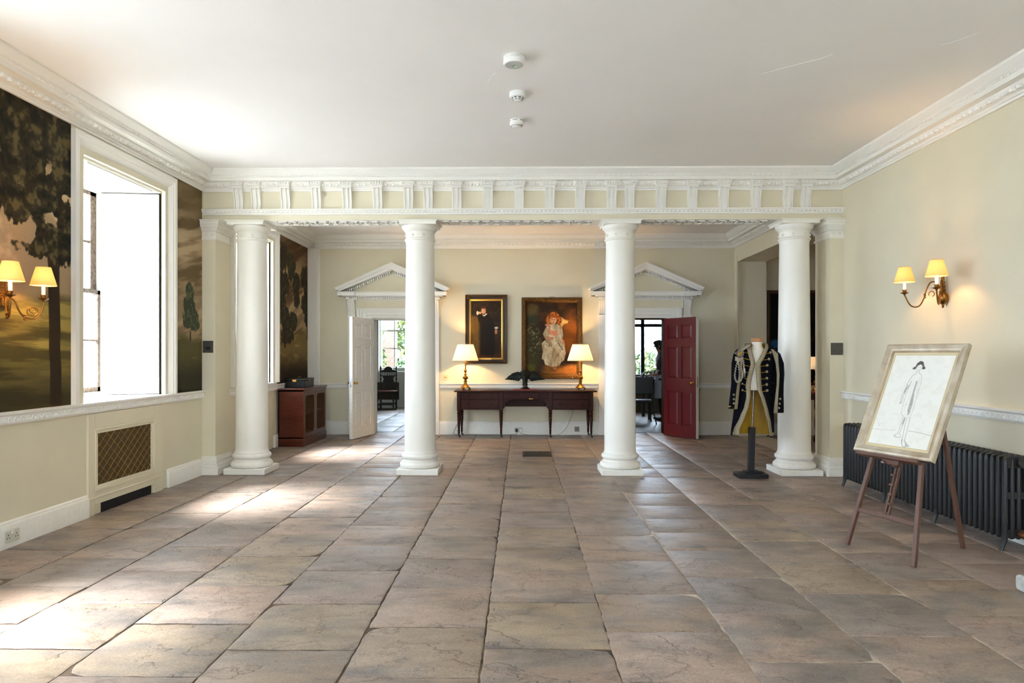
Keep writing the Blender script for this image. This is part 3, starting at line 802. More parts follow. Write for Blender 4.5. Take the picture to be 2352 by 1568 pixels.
def mural2(u, v):
    y = 7.563 + u; z = 1.022 + v; st = NZ.fbm(y * 1.5 + z * .5, z * 9 - y * 2, 5)
    c = np.zeros(u.shape + (3,)) + np.array([146, 124, 92.]); c = mixc(c, (178, 156, 122), sst(.5, .66, st)); c = mixc(c, (104, 84, 56), sst(.52, .36, st))
    c = mixc(c, (92, 74, 46), sst(2.75, 3.25, z) * .7); c = mixc(c, (168, 146, 112), sst(2.45, 2.0, z) * sst(1.5, 1.9, z) * .55)
    g = sst(1.70, 1.58, z + (NZ.fbm(y * 4, z * 0, 3) - .5) * .12); fl = NZ.fbm(y * 3 + z * 2, z * 12, 4)
    gr = np.zeros_like(c) + np.array([86, 78, 46.]); gr = mixc(gr, (122, 106, 62), sst(.52, .68, fl)); gr = mixc(gr, (46, 42, 28), sst(1.5, 1.15, z) * .9)
    c = c * (1 - g[..., None]) + gr * g[..., None]
    tr = wallblob([(437, 672, 9, 20), (434, 700, 13, 22), (440, 725, 15, 22), (432, 738, 12, 16), (446, 745, 11, 14)], XL)
    f = blobs(y, z, tr, .10, 10, 3.0, .04); fc = np.zeros_like(c) + np.array([58, 62, 44.]); lt = NZ.fbm(y * 30, z * 30, 3)
    fc = mixc(fc, (86, 88, 62), sst(.5, .7, lt)); c = c * (1 - f[..., None]) + fc * f[..., None]
    ty, _ = onx(437, XL); tk = sst(.02, .012, np.abs(y - ty)) * sst(1.75, 1.70, z) * sst(1.60, 1.63, z); c = mixc(c, (54, 44, 30), tk)
    return c
painted('mural', murmat, (XL + .0015, 7.563, 1.022), (0, 1, 0), (0, 0, 1), PY0 - 7.563, 2.42, 110, 380, mural2,
        label='narrow painted mural with one small tree under brown clouds', cat='mural', group='landscape murals on the left wall')
def mural3(u, v):
    y = 10.79 + u; z = .992 + v; st = NZ.fbm(y * 1.2 + z * .6, z * 8 - y * 3, 5)
    c = np.zeros(u.shape + (3,)) + np.array([134, 106, 70.]); c = mixc(c, (170, 142, 102), sst(.5, .64, st)); c = mixc(c, (84, 62, 40), sst(.52, .38, st))
    c = mixc(c, (78, 56, 36), sst(2.8, 3.3, z) * .6); c = mixc(c, (176, 150, 112), sst(2.5, 2.1, z) * sst(1.75, 2.0, z) * .5)
    g = sst(1.88, 1.74, z + (NZ.fbm(y * 3, z * 0, 3) - .5) * .15); fl = NZ.fbm(y * 3 + z * 2, z * 9, 5)
    gr = np.zeros_like(c) + np.array([122, 100, 58.]); gr = mixc(gr, (156, 128, 76), sst(.48, .64, fl)); gr = mixc(gr, (48, 38, 22), sst(1.55, 1.12, z) * .9)
    c = c * (1 - g[..., None]) + gr * g[..., None]
    tr = wallblob([(650, 590, 9, 26), (668, 612, 8, 26), (652, 650, 10, 24), (680, 655, 6, 24), (648, 690, 7, 20), (681, 688, 5, 14), (653, 728, 11, 20), (671, 738, 8, 18), (660, 770, 11, 16),
                   (699, 640, 6, 20), (706, 670, 6, 26), (700, 700, 6, 16), (706, 732, 5, 14)], XL); tr = [(a, b, p * 1.22, q * 1.22) for a, b, p, q in tr]
    f = blobs(y, z, tr, .11, 5, 9.0, .06); fc = np.zeros_like(c) + np.array([48, 42, 26.]); lt = NZ.fbm(y * 18, z * 18, 3)
    fc = mixc(fc, (70, 62, 36), sst(.5, .7, lt)); c = c * (1 - f[..., None]) + fc * f[..., None]
    for px, zl in ((654, 1.55), (706, 1.7)):
        ty, _ = onx(px, XL); tk = sst(.05, .035, np.abs(y - ty)) * sst(2.0, 1.9, z) * sst(zl, zl + .04, z); c = mixc(c, (52, 40, 26), tk)
    return c
painted('mural', murmat, (XL + .0015, 10.79, .992), (0, 1, 0), (0, 0, 1), YB - .13 - 10.79, 2.39, 220, 340, mural3,
        label='painted mural of drooping trees above the mahogany cabinet', cat='mural', group='landscape murals on the left wall')

# ================================================================== GRILLE PANEL UNDER THE WINDOW
def grille_panel(c, label, Xw=XL, w=.63, top=.92):
    t = thing('radiator_grille_panel', (Xw + .015, c, 0), label, 'grille', 'painted grille panels under windows')
    y0, y1, g0, g1, h0, h1 = c - w, c + w, c - .49, c + .42, .262, .735
    b = MB(); x0, x1 = Xw, Xw + .022
    b.box(x0, x1, y0, g0 - .05, 0, top); b.box(x0, x1, g1 + .05, y1, 0, top); b.box(x0, x1, g0 - .05, g1 + .05, h1 + .05, top); b.box(x0, x1, g0 - .05, g1 + .05, .095, h0 - .05)
    build(b, 'board', cream, t, bevel=.003)
    m = MB()
    for (a0, a1, b0, b1) in ((g0 - .05, g1 + .05, h1 + .028, h1 + .05), (g0 - .05, g1 + .05, h0 - .05, h0 - .028), (g0 - .05, g0 - .028, h0 - .028, h1 + .028), (g1 + .028, g1 + .05, h0 - .028, h1 + .028)): m.box(x0, x1 + .008, a0, a1, b0, b1)
    for (a0, a1, b0, b1) in ((g0 - .028, g1 + .028, h1, h1 + .028), (g0 - .028, g1 + .028, h0 - .028, h0), (g0 - .028, g0, h0, h1), (g1, g1 + .028, h0, h1)): m.box(x0, x1 - .002, a0, a1, b0, b1)
    m.box(x0, x1 + .006, y0 + .02, y1 - .02, .15, .162)
    build(m, 'moulding', cream, t, bevel=.003)
    build(MB().box(x0 + .001, x0 + .003, g0, g1, h0, h1), 'backing', M('bronze_mesh_backing', (88, 74, 42), 0.6, metal=0.3, var=.35, vs=180), t, smooth=0)
    la = MB(); pw, ph = .113, .092; H2 = h1 - h0; W2 = g1 - g0; sl = ph / pw
    for sgn in (1, -1):
        k0 = -int(H2 / sl / pw) - 1
        for k in range(k0, int(W2 / pw) + 2 - k0):
            # line z = sgn*sl*(y - yk)
            pts = []
            yk = k * pw + pw * .35
            for z in (0, H2):
                y = yk + (z / sl if sgn > 0 else -z / sl); pts.append((y, z))
            (ya, za), (yb, zb) = pts
            # clip to 0..W2
            def at(y): return za + (zb - za) * (y - ya) / (yb - ya)
            lo, hi = (pts[0], pts[1]) if ya < yb else (pts[1], pts[0])
            if hi[0] <= 0 or lo[0] >= W2: continue
            if lo[0] < 0: lo = (0, at(0))
            if hi[0] > W2: hi = (W2, at(W2))
            la.tube([(x0 + .008, g0 + lo[0], h0 + lo[1]), (x0 + .008, g0 + hi[0], h0 + hi[1])], .0024, 4)
    build(la, 'lattice', brass, t, kind='stuff')
    build(MB().box(x0 + .0005, x0 + .001, c - .42, c + .44, 0, .095), 'slot_shade_sheet', dark, t, smooth=0)  # flat dark sheet in place of the shaded cut-out
    return t
grille_panel(6.66, 'cream panel with diamond brass grille below the shuttered window')
grille_panel(9.88, 'cream grille panel under the window behind the first column', top=.896)

# ================================================================== DOOR SURROUNDS
def surround(xc, label):
    t = thing('door_surround', (xc, YB, 0), label, 'door surround', 'pedimented door surrounds'); y = YB
    hw = .395
    ar = MB()
    for k, (o, p) in enumerate(((.0, .03), (.085, .045), (.17, .06), (.22, .075))):
        o2 = (.085, .17, .22, .265)[k]
        for s in (-1, 1): ar.box(*sorted((xc + s * (hw + o), xc + s * (hw + o2))), y - p, y, 0, DZ + o2 * .68)
        ar.box(xc - hw - o, xc + hw + o, y - p, y, DZ + o * .68, DZ + o2 * .68)
    build(ar, 'architrave', white, t, bevel=.003)
    st = MB()
    for s in (-1, 1):
        st.box(*sorted((xc + s * .695, xc + s * .835)), y - .04, y, 0, 2.17); st.box(*sorted((xc + s * .685, xc + s * .845)), y - .055, y, 2.155, 2.175)
        st.box(*sorted((xc + s * .69, xc + s * .845)), y - .05, y, 0, .22)
    build(st, 'side_strip', white, t, bevel=.003)
    build(MB().box(xc - .695, xc + .695, y - .03, y, 2.30, 2.45), 'frieze', cream, t, smooth=0)
    for s in (-1, 1):                              # fluted scroll consoles
        side = [(0, 2.175), (.035, 2.175), (.045, 2.21), (.042, 2.26), (.05, 2.31), (.075, 2.36), (.10, 2.40), (.105, 2.43), (.095, 2.452), (0, 2.452)]
        cs = MB()
        for j in range(7):
            x0 = xc + s * .765 - .063 + j * .018; dp = 0 if j % 2 == 0 else .012
            n = len(side); vs = [(x, y - max(p - dp, 0), z) for x in (x0, x0 + .018) for p, z in side]
            cs.add(vs, [(i, (i + 1) % n, n + (i + 1) % n, n + i) for i in range(n)] + [tuple(range(n - 1, -1, -1)), tuple(range(n, 2 * n))])
        build(cs, 'console', white, t, smooth=30)
    hc = MB()
    for p, w, z0, z1 in ((.05, .80, 2.445, 2.46), (.075, .84, 2.46, 2.50), (.12, .90, 2.505, 2.52), (.17, .97, 2.52, 2.575), (.185, .985, 2.575, 2.592)):
        hc.box(xc - w, xc + w, y - p, y, z0, z1)
        for s in (-1, 1): hc.box(*sorted((xc + s * .66, xc + s * (w + .012))), y - p - .035, y, z0, z1)
    build(hc, 'cornice', white, t, bevel=.002)
    # raking cornices meeting at the apex
    hs, zt, za = 1.035, 2.655, 3.117; sl = (za - zt) / hs
    rk = MB()
    for (d0, d1, p) in ((0, .022, .225), (.022, .05, .21), (.05, .062, .19), (.062, .118, .17), (.118, .13, .13), (.175, .19, .075)):
        for s in (-1, 1):
            z_t = lambda x: zt + sl * (hs - x)
            xe = hs - (d0 + d1) * .35
            poly = [(xc + s * xe, z_t(xe) - d1), (xc, z_t(0) - d1), (xc, z_t(0) - d0), (xc + s * xe, z_t(xe) - d0)]
            poly = [(a, max(b, 2.592)) for a, b in poly]
            rk.prism(poly, 'y', y - p, y)
    build(rk, 'raking_cornice', white, t, smooth=0)
    tp = MB().prism([(xc - .93, 2.592), (xc + .93, 2.592), (xc, za - .13)], 'y', y - .03, y)
    build(tp, 'tympanum', cream, t, smooth=0)
    dn = MB(); k = -.80
    while k < .80: dn.box(xc + k, xc + k + .02, y - (.11 if abs(k) < .62 else .145), y - .07, 2.463, 2.50); k += .036
    for s in (-1, 1):
        k = .05
        while k < .85:
            z = zt + sl * (hs - k); dn.box(*sorted((xc + s * k, xc + s * (k + .02))), y - .115, y - .03, z - .172, z - .132); k += .036
    build(dn, 'dentils', white, t, kind='stuff', smooth=0)
    # lining through the wall thickness
    ln = MB()
    for s in (-1, 1): ln.box(*sorted((xc + s * .393, xc + s * .375)), YB, YB + BT, 0, DZ - .004)
    ln.box(xc - .393, xc + .393, YB, YB + BT, DZ - .02, DZ - .003)
    build(ln, 'door_lining', white if xc < 0 else M('varnished_jamb', (60, 36, 24), .85, spec=.05, var=.3, vs=8, stretch=(6, 6, 1)), wall_back, smooth=0)
    return t
surround(PCL, 'white pedimented surround around the doorway with the white door')
surround(PCR, 'white pedimented surround around the doorway with the red door')

redpaint = M('red_door_paint', (88, 11, 18), 0.36, var=0.12, vs=7, bump=0.05, bs=40)
PANELS = [(.105, .35, .20, .80), (.44, .685, .20, .80), (.105, .35, 1.02, 1.59), (.44, .685, 1.02, 1.59), (.105, .35, 1.72, 1.97), (.44, .685, 1.72, 1.97)]
def door(i, hinge, free, mats, label):
    hx, hy = hinge; ang = math.atan2(free[1] - hy, free[0] - hx)
    t = thing('door_%d' % i, (hx, hy, 0), label, None, None, 'structure', ang)
    m = leaf(.79, 2.09, .058, PANELS, .013, .036)
    for f_i, f in enumerate(m.f):                  # free edge and one face carry another paint on the red door
        pass
    o = build(m, 'leaf', mats[0], t, local=True, smooth=0); o.location = (0, 0, .014)
    if len(mats) > 1:
        build(MB().box(.7895, .7915, -.0292, .0292, .016, 2.103), 'edge_strip', mats[1], t, local=True, smooth=0)
    lk = MB().box(.79, .7925, -.012, .012, .90, 1.08); build(lk, 'lock_plate', steel, t, local=True, smooth=0)
    kn = MB()
    for s in (-1, 1):
        q = len(kn.v)
        kn.lathe([(0, 0), (.024, 0), (.024, .004), (.010, .008), (.009, .024), (.020, .034), (.025, .046), (.020, .058), (0, .062)], 0, 0, 0, 20)
        kn.xf(Matrix.Translation((.72, s * .029, .97)) @ Matrix.Rotation(-s * math.pi / 2, 4, 'X'), q)
    build(kn, 'knob', brass, t, local=True)
    hg = MB()
    for z in (.25, 1.05, 1.85): hg.tube([(0, .0, z), (0, .0, z + .1)], .009, 8)
    build(hg, 'hinge', brassd, t, local=True)
    return t
fl = gnd(811, 1009); fr_ = gnd(1600, 1010)
door(1, (DL0 + .02, YB - .08), fl, [M('old_white_door_paint', (242, 240, 234), 0.2, var=.0, vs=30, bump=.12, bs=18, col2=(226, 222, 212))], 'white six-panel door standing open with brass knobs')
door(2, (DR1 - .035, YB - .085), fr_, [redpaint, white], 'red six-panel door standing open with a white edge')
# ================================================================== ROOMS BEYOND
greyw = M('cool_white_room_paint', (214, 214, 208), 0.6, var=.05, vs=3)
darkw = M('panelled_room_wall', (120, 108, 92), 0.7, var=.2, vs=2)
YL, YR = 18.8, 17.5                                 # far walls
def room(name, x0, x1, y0, y1, zc, wall, label, open_far=None, open_right=None):
    """walls with one opening (x0,x1,z0,z1) in the far side"""
    m = MB()
    m.box(x0 - .3, x0, y0, y1 + .4, 0, zc)
    m.box(x1, x1 + .3, y0, y1 + .4, 0, zc)
    if open_far:
        a, b, c, d = open_far
        m.box(x0, a, y1, y1 + .4, 0, zc); m.box(b, x1, y1, y1 + .4, 0, zc); m.box(a, b, y1, y1 + .4, 0, c); m.box(a, b, y1, y1 + .4, d, zc)
    else: m.box(x0, x1, y1, y1 + .4, 0, zc)
    o = build(m, 'wall_' + name, wall, kind='structure', label=label + ' walls', smooth=0)
    build(MB().box(x0 - .3, x1 + .3, y0, y1 + .4, zc, zc + .1), 'ceiling', ceilm, kind='structure', label=label + ' ceiling', smooth=0)
    return o
room('garden_room', -6.2, -0.75, YB + BT, YL, 3.5, greyw, 'pale room behind the white door', (-3.98, -2.38, 1.0, 3.25))
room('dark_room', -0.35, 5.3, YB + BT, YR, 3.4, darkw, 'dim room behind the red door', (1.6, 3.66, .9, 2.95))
fg = build(MB().box(-6.2, -.75, 12.8, YL, -.06, -.012), 'floor', bed_dark, kind='structure', label='stone floor of the pale room', smooth=0)
rnd = random.Random(11); x = -5.0
while x < -1.0:
    y = 12.87
    while y < YL - .3:
        o = flag(x, x + .64, y, min(y + .9, YL), .006, .006, .004, rnd); o.parent = fg; o.location = o.location + floor.location - fg.location; y += rnd.uniform(.8, .95)
        y = min(y, YL)
    x += .64
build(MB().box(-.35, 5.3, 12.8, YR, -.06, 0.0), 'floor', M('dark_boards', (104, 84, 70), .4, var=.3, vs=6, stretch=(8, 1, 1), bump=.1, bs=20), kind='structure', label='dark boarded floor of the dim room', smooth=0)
for a, b in ((DL0, DL1), (DR0, DR1)):
    build(MB().box(a, b, 12.80, 12.86, -.01, .003), 'threshold', M('worn_threshold', (96, 78, 62), .6, var=.3, vs=10, stretch=(1, 8, 1)), kind='structure', label='worn threshold under the ' + ('white' if a < 0 else 'red') + ' door opening', cat='threshold', bevel=.002)
# side room seen through the wide opening
sr = MB(); X0 = XR + RT
sr.box(X0 + 4.0, X0 + 4.3, 7.4, YB, 0, 3.6); sr.box(X0, X0 + 4.3, 7.2, 7.4, 0, 3.6)
build(sr, 'wall_side_room', cream, kind='structure', label='walls of the side room', smooth=0)
build(MB().box(X0, X0 + 4.3, 7.2, YB, 3.6, 3.7), 'ceiling', ceilm, kind='structure', label='side room ceiling', smooth=0)
build(MB().box(X0, X0 + 4.3, 7.2, YB, -.06, 0), 'floor', stone, kind='structure', label='side room stone floor', smooth=0)

# ---- garden-room window with its sash, shutter and the grille below
t = thing('window_7', (-3.18, YL, 1.0), 'white sash window onto the garden seen through the white door', None, None, 'structure')
fr = MB(); y = YL + .22
fr.box(-3.98, -3.90, y - .05, y + .05, 1.0, 3.25); fr.box(-2.46, -2.38, y - .05, y + .05, 1.0, 3.25); fr.box(-3.98, -2.38, y - .05, y + .05, 1.0, 1.10); fr.box(-3.98, -2.38, y - .05, y + .05, 3.17, 3.25)
fr.box(-4.12, -3.98, YL - .03, YL, .95, 3.4); fr.box(-2.38, -2.24, YL - .03, YL, .95, 3.4); fr.box(-4.12, -2.24, YL - .05, YL + .2, .95, 1.0)
build(fr, 'frame', white, t, bevel=.004)
bars = MB()
for k in (1, 2, 3): bars.box(-3.90 + k * .36 - .014, -3.90 + k * .36 + .014, y - .02, y + .02, 1.1, 3.17)
for z in (1.63, 2.66): bars.box(-3.90, -2.46, y - .02, y + .02, z - .014, z + .014)
bars.box(-3.90, -2.46, y - .025, y + .025, 2.10, 2.15)
build(bars, 'glazing_bars', white, t, smooth=0)
for k in range(4):
    for z0, z1 in ((1.1, 1.62), (1.64, 2.10), (2.15, 2.65), (2.67, 3.17)):
        build(MB().box(-3.90 + k * .36 + .014, -3.90 + (k + 1) * .36 - .014, y - .002, y + .002, z0, z1), 'pane', glass, t, smooth=0)
sh = leaf(.26, 2.2, .03, [(.05, .21, .1, .7), (.05, .21, .85, 1.5), (.05, .21, 1.65, 2.1)], .008, .02)
o = build(sh, 'shutter', white, t, local=True, smooth=0); o.location = Vector((-3.97, YL + .19, 1.02)) - Vector(t.location); o.rotation_euler = (0, 0, math.radians(-85))
g = MB(); gp = thing('radiator_grille_panel', (-3.7, YL, 0), 'pale grille panel behind the dark carved chair', 'grille', 'painted grille panels under windows')
build(MB().box(-4.2, -2.4, YL - .03, YL, 0, .93), 'board', greyw, gp, smooth=0)
build(MB().box(ony(858, YL), ony(917, YL), YL - .036, YL - .028, .22, .70), 'backing', M('dark_grille_backing', (52, 44, 32), .6, var=.3, vs=150), gp, smooth=0)
gx0, gx1 = ony(858, YL), ony(917, YL)
for k in range(-6, 9):
    for s in (1, -1):
        a = (gx0 + k * .085, .22); b = (a[0] + s * .36, .70)
        if min(a[0], b[0]) >= gx0 and max(a[0], b[0]) <= gx1: g.tube([(a[0], YL - .04, a[1]), (b[0], YL - .04, b[1])], .0035, 4)
build(g, 'lattice', brassd, gp, kind='stuff')

# ---- leaded casement of the dim room
t = thing('window_8', (2.6, YR, .9), 'leaded casement window with dark mullions seen through the red door opening', None, None, 'structure')
oak = M('dark_oak', (44, 38, 32), .5, var=.3, vs=9, stretch=(6, 6, 1))
fr = MB(); y = YR + .15
XM = [1.6, 2.12, 2.64, 3.115, 3.66]
for k, x in enumerate(XM): fr.box(x - .045, x + .045, y - .06, y + .06, .9, 2.95)
fr.box(1.6, 3.66, y - .06, y + .06, .88, .95); fr.box(1.6, 3.66, y - .06, y + .06, 2.17, 2.25); fr.box(1.6, 3.66, y - .06, y + .06, 2.88, 2.95)
fr.box(1.5, 3.76, YR - .06, YR + .1, .86, .905)
build(fr, 'frame', oak, t, smooth=0)
lead = MB()
for a, b in zip(XM[:-1], XM[1:]):
    for k in (1, 2): xx = a + .045 + (b - a - .09) * k / 3; lead.box(xx - .005, xx + .005, y - .008, y + .008, .95, 2.17)
    for k in range(1, 6): zz = .95 + 1.22 * k / 6; lead.box(a + .045, b - .045, y - .008, y + .008, zz - .005, zz + .005)
build(lead, 'lead_cames', black, t, smooth=0)
for a, b in zip(XM[:-1], XM[1:]):
    for z0, z1 in ((.95, 2.17), (2.25, 2.88)): build(MB().box(a + .045, b - .045, y - .002, y + .002, z0, z1), 'pane', glass, t, smooth=0)
build(MB().tube([(3.16, YR + .08, 1.62), (3.18, YR + .06, 1.56), (3.23, YR + .06, 1.46)], .008, 6), 'casement_handle', black, t)
# dark curtain beside it
cu = MB(); n = 28; vs = []
for i in range(n + 1):
    x = 3.58 + .55 * i / n; yy = YR - .125 + .03 * math.sin(i * 1.3)
    vs += [(x, yy, .3), (x, yy, 2.9), (x, yy + .012, .3), (x, yy + .012, 2.9)]
fs = []
for i in range(n): a, b = 4 * i, 4 * (i + 1); fs += [(a, b, b + 1, a + 1), (a + 2, a + 3, b + 3, b + 2)]
cu.add(vs, fs)
build(cu, 'curtain', M('dark_curtain', (58, 54, 62), .9, var=.3, vs=4), label='dark curtain hanging beside the leaded window', cat='curtain', recalc=False)

# ---- outside: lawn, garden wall, shrubs
lawn = M('lawn', (80, 104, 46), .9, var=.35, vs=3, bump=.4, bs=30)
build(MB().box(-60, 60, 19.4, 80, -.5, -.3), 'lawn', lawn, kind='structure', label='green lawn outside the garden windows', smooth=0)
build(MB().box(-60, 60, -60, 19.4, -.5, -.3), 'bounce_ground', M('pale_bounce_ground', (200, 200, 198), .9, var=.2, vs=40, bump=.4, bs=200), kind='structure', label='pale unseen ground added outside the left windows to bounce light', smooth=0)  # unseen pale ground, added to bounce neutral daylight indoors
brick = bpy.data.materials.new('garden_brick'); brick.use_nodes = True
n = brick.node_tree.nodes; L = brick.node_tree.links; bt = n.new('ShaderNodeTexBrick'); tc = n.new('ShaderNodeTexCoord'); mp = n.new('ShaderNodeMapping')
mp.inputs['Rotation'].default_value = (math.radians(90), 0, 0); L.new(tc.outputs['Object'], mp.inputs[0]); L.new(mp.outputs[0], bt.inputs['Vector'])
bt.inputs['Scale'].default_value = 4.4; bt.inputs['Color1'].default_value = (*s2l((104, 74, 62)), 1); bt.inputs['Color2'].default_value = (*s2l((122, 92, 78)), 1); bt.inputs['Mortar'].default_value = (*s2l((130, 120, 108)), 1)
L.new(bt.outputs[0], n['Principled BSDF'].inputs['Base Color']); n['Principled BSDF'].inputs['Roughness'].default_value = .9
gw = thing('garden_wall', (-7.2, 24.5, -.3), 'brick garden wall seen through the sash window', 'wall')
build(MB().box(-10, -4.5, 24.4, 24.7, -.3, 3.6), 'wall_face', brick, gw, smooth=0); build(MB().box(-10.05, -4.45, 24.35, 24.75, 3.6, 3.7), 'coping', M('stone_coping', (180, 170, 150), .8), gw, bevel=.01)
def bush(name, c, r, h, N, cols, label, group, seed, leafs=.07):
    rs = np.random.RandomState(seed)
    t = thing(name, (c[0], c[1], -.3), label, 'shrub', group)
    d = rs.normal(size=(N, 3)); d /= np.linalg.norm(d, axis=1)[:, None]; d[:, 2] = np.abs(d[:, 2]) * 1.0 - .2
    rad = (.55 + .45 * rs.rand(N))[:, None]; P = d * rad * np.array([r, r * .7, h]) + np.array([c[0], c[1], h * .25 - .1])
    P[:, 2] = np.maximum(P[:, 2], -.25)
    a = rs.normal(size=(N, 3)); a /= np.linalg.norm(a, axis=1)[:, None]; b = np.cross(a, rs.normal(size=(N, 3))); b /= np.linalg.norm(b, axis=1)[:, None]
    s = leafs * (.6 + .8 * rs.rand(N))[:, None]
    vs = np.stack([P - a * s, P + b * s * .45, P + a * s, P - b * s * .45], 1).reshape(-1, 3)
    m = MB(); m.v = [tuple(p) for p in vs]; m.f = [(4 * i, 4 * i + 1, 4 * i + 2, 4 * i + 3) for i in range(N)]; m.m = list(rs.randint(0, len(cols), N))
    build(m, 'foliage', cols, t, smooth=0, recalc=False, kind='stuff')
    st = MB()
    for k in range(4): st.tube([(c[0] + rs.normal() * .05, c[1], -.3), (c[0] + rs.normal() * r * .4, c[1] + rs.normal() * r * .2, h * .7)], [.025, .008], 6)
    build(st, 'stem', M('bark', (84, 68, 52), .9), t)
    return t
leafA = M('leaf_green', (76, 100, 40), .6, var=.25, vs=12); leafB = M('leaf_dark', (40, 62, 32), .6, var=.25, vs=12); leafC = M('leaf_yellow', (112, 122, 54), .6, var=.2, vs=12); leafD = M('leaf_rust', (140, 84, 40), .6, var=.2)
bush('climbing_shrub', (-5.35, 23.6), .75, 3.4, 2600, [leafA, leafC, leafA, leafB], 'yellow-green climber against the brick garden wall', 'garden shrubs outside', 1)
bush('clipped_shrub', (-4.05, 23.2), .55, 1.35, 2200, [leafB, leafB, leafA], 'dark rounded shrub outside the sash window', 'garden shrubs outside', 2, .05)
bush('flowering_shrub', (-4.35, 22.0), .6, 1.0, 1500, [leafA, leafC, leafD], 'low flowering shrub under the sash window', 'garden shrubs outside', 3, .05)
bush('tree', (-4.1, 27.0), 2.0, 4.6, 3000, [leafA, leafB, leafC], 'pale leafy tree beyond the garden wall', 'garden shrubs outside', 4, .12)
for k, (x, yy, rr, hh) in enumerate(((3.9, 21.5, 1.0, 1.6), (6.2, 22.5, 1.2, 1.9), (1.6, 22.2, 1.2, 1.5))):
    bush('hedge_shrub', (x, yy), rr, hh, 2200, [leafA, leafC, leafB], ('bright green shrub outside the leaded window, left of its mullion', 'taller green shrub outside the leaded window', 'broad low shrub farthest along the leaded window')[k], 'shrubs outside the leaded window', 20 + k, .08)
# ================================================================== FURNITURE AND OBJECTS
def mitred(x0, x1, z0, z1, prof):
    """picture-frame moulding in local XZ facing -Y; prof of (inset, projection)"""
    n = len(prof); vs = []
    for sx, sz in ((0, 0), (1, 0), (1, 1), (0, 1)):
        for q, p in prof: vs.append((x0 + q if sx == 0 else x1 - q, -p, z0 + q if sz == 0 else z1 - q))
    fs = [(k * n + j, k * n + (j + 1) % n, ((k + 1) % 4) * n + (j + 1) % n, ((k + 1) % 4) * n + j) for k in range(4) for j in range(n)]
    return MB().add(vs, fs)

# ---- writing table
TY0, TY1 = 11.95, 12.395
TX0, TX1 = ony(1043, 11.95), ony(1372, 11.95)
tt = thing('writing_table', ((TX0 + TX1) / 2, (TY0 + TY1) / 2, 0), 'long dark mahogany writing table with turned legs against the back wall', 'table')
build(MB().box(TX0, TX1, TY0, TY1, .800, .826), 'table_top', mahogd, tt, bevel=.006)
LGX = [ony(p, 11.99) for p in (1054, 1151, 1264, 1358)]
def leg_prof(h):
    return [(0, 0), (.012, 0), (.017, .02), (.019, .05), (.016, .06), (.022, .07), (.022, .08), (.016, .09), (.020, .12), (.030, h - .15), (.024, h - .135), (.032, h - .12), (.032, h - .105), (.024, h - .095), (.034, h - .075), (.034, h - .055), (.026, h - .045), (.033, h - .025), (.033, h), (0, h)]
yb = TY1 - .05; yf = 11.99
for x, y in [(x, yf) for x in LGX] + [(LGX[0] + .02, yb), (LGX[3] - .02, yb)]:
    lg = build(MB().lathe(leg_prof(.44), x, y, .05, 18), 'leg', mahogd, tt)
    cs = MB().tube([(x, y, .055), (x, y, .03), (x + .012, y, .02)], [.012, .010, .008], 8); q = len(cs.v)
    cs.lathe([(0, -.008), (.016, -.008), (.018, 0), (.016, .008), (0, .008)], 0, 0, 0, 14); cs.xf(Matrix.Translation((x + .014, y, .018)) @ Matrix.Rotation(math.pi / 2, 4, 'X'), q)
    build(cs, 'caster', black, lg)
ca = MB()
ca.box(LGX[0] - .03, LGX[1] + .03, TY0 + .035, TY1 - .02, .49, .80); ca.box(LGX[2] - .03, LGX[3] + .03, TY0 + .035, TY1 - .02, .49, .80); ca.box(LGX[1], LGX[2], TY0 + .035, TY1 - .02, .675, .80)
ca.box(LGX[1], LGX[2], TY1 - .04, TY1 - .02, .52, .68)
for x in LGX: ca.box(x - .033, x + .033, yf - .033, yf + .033, .485, .80)
build(ca, 'carcass', mahogd, tt, bevel=.002)
def drawer(x0, x1, z0, z1):
    d = build(MB().box(x0, x1, TY0 + .012, TY0 + .05, z0, z1), 'drawer', mahogd, tt, bevel=.004)
    for f in (.2, .8):
        k = MB(); k.lathe([(0, 0), (.008, 0), (.008, .012), (.016, .02), (.018, .03), (.013, .038), (0, .04)], 0, 0, 0, 14)
        k.xf(Matrix.Translation((x0 + (x1 - x0) * f, TY0 + .012, (z0 + z1) / 2)) @ Matrix.Rotation(math.pi / 2, 4, 'X'))
        build(k, 'knob', mahogd, d)
for a, b in ((LGX[0] + .04, LGX[1] - .04), (LGX[2] + .04, LGX[3] - .04)): drawer(a, b, .675, .785); drawer(a, b, .505, .665)
drawer(LGX[1] + .04, LGX[2] - .04, .69, .785)
sp = MB()
for s, x in ((1, LGX[1] + .033), (-1, LGX[2] - .033)):
    pts = [(0, .675), (.16, .675), (.15, .66), (.12, .655), (.09, .645), (.085, .625), (.05, .62), (.035, .60), (.04, .57), (.035, .54), (.015, .515), (0, .50)]
    build(MB().prism([(x + s * a, b) for a, b in pts], 'y', TY0 + .02, TY0 + .04), 'spandrel', mahogd, tt, smooth=0)
build(MB().box(.13, .20, TY0 + .005, TY0 + .012, .676, .688), 'lock_tag', brass, tt, smooth=0)

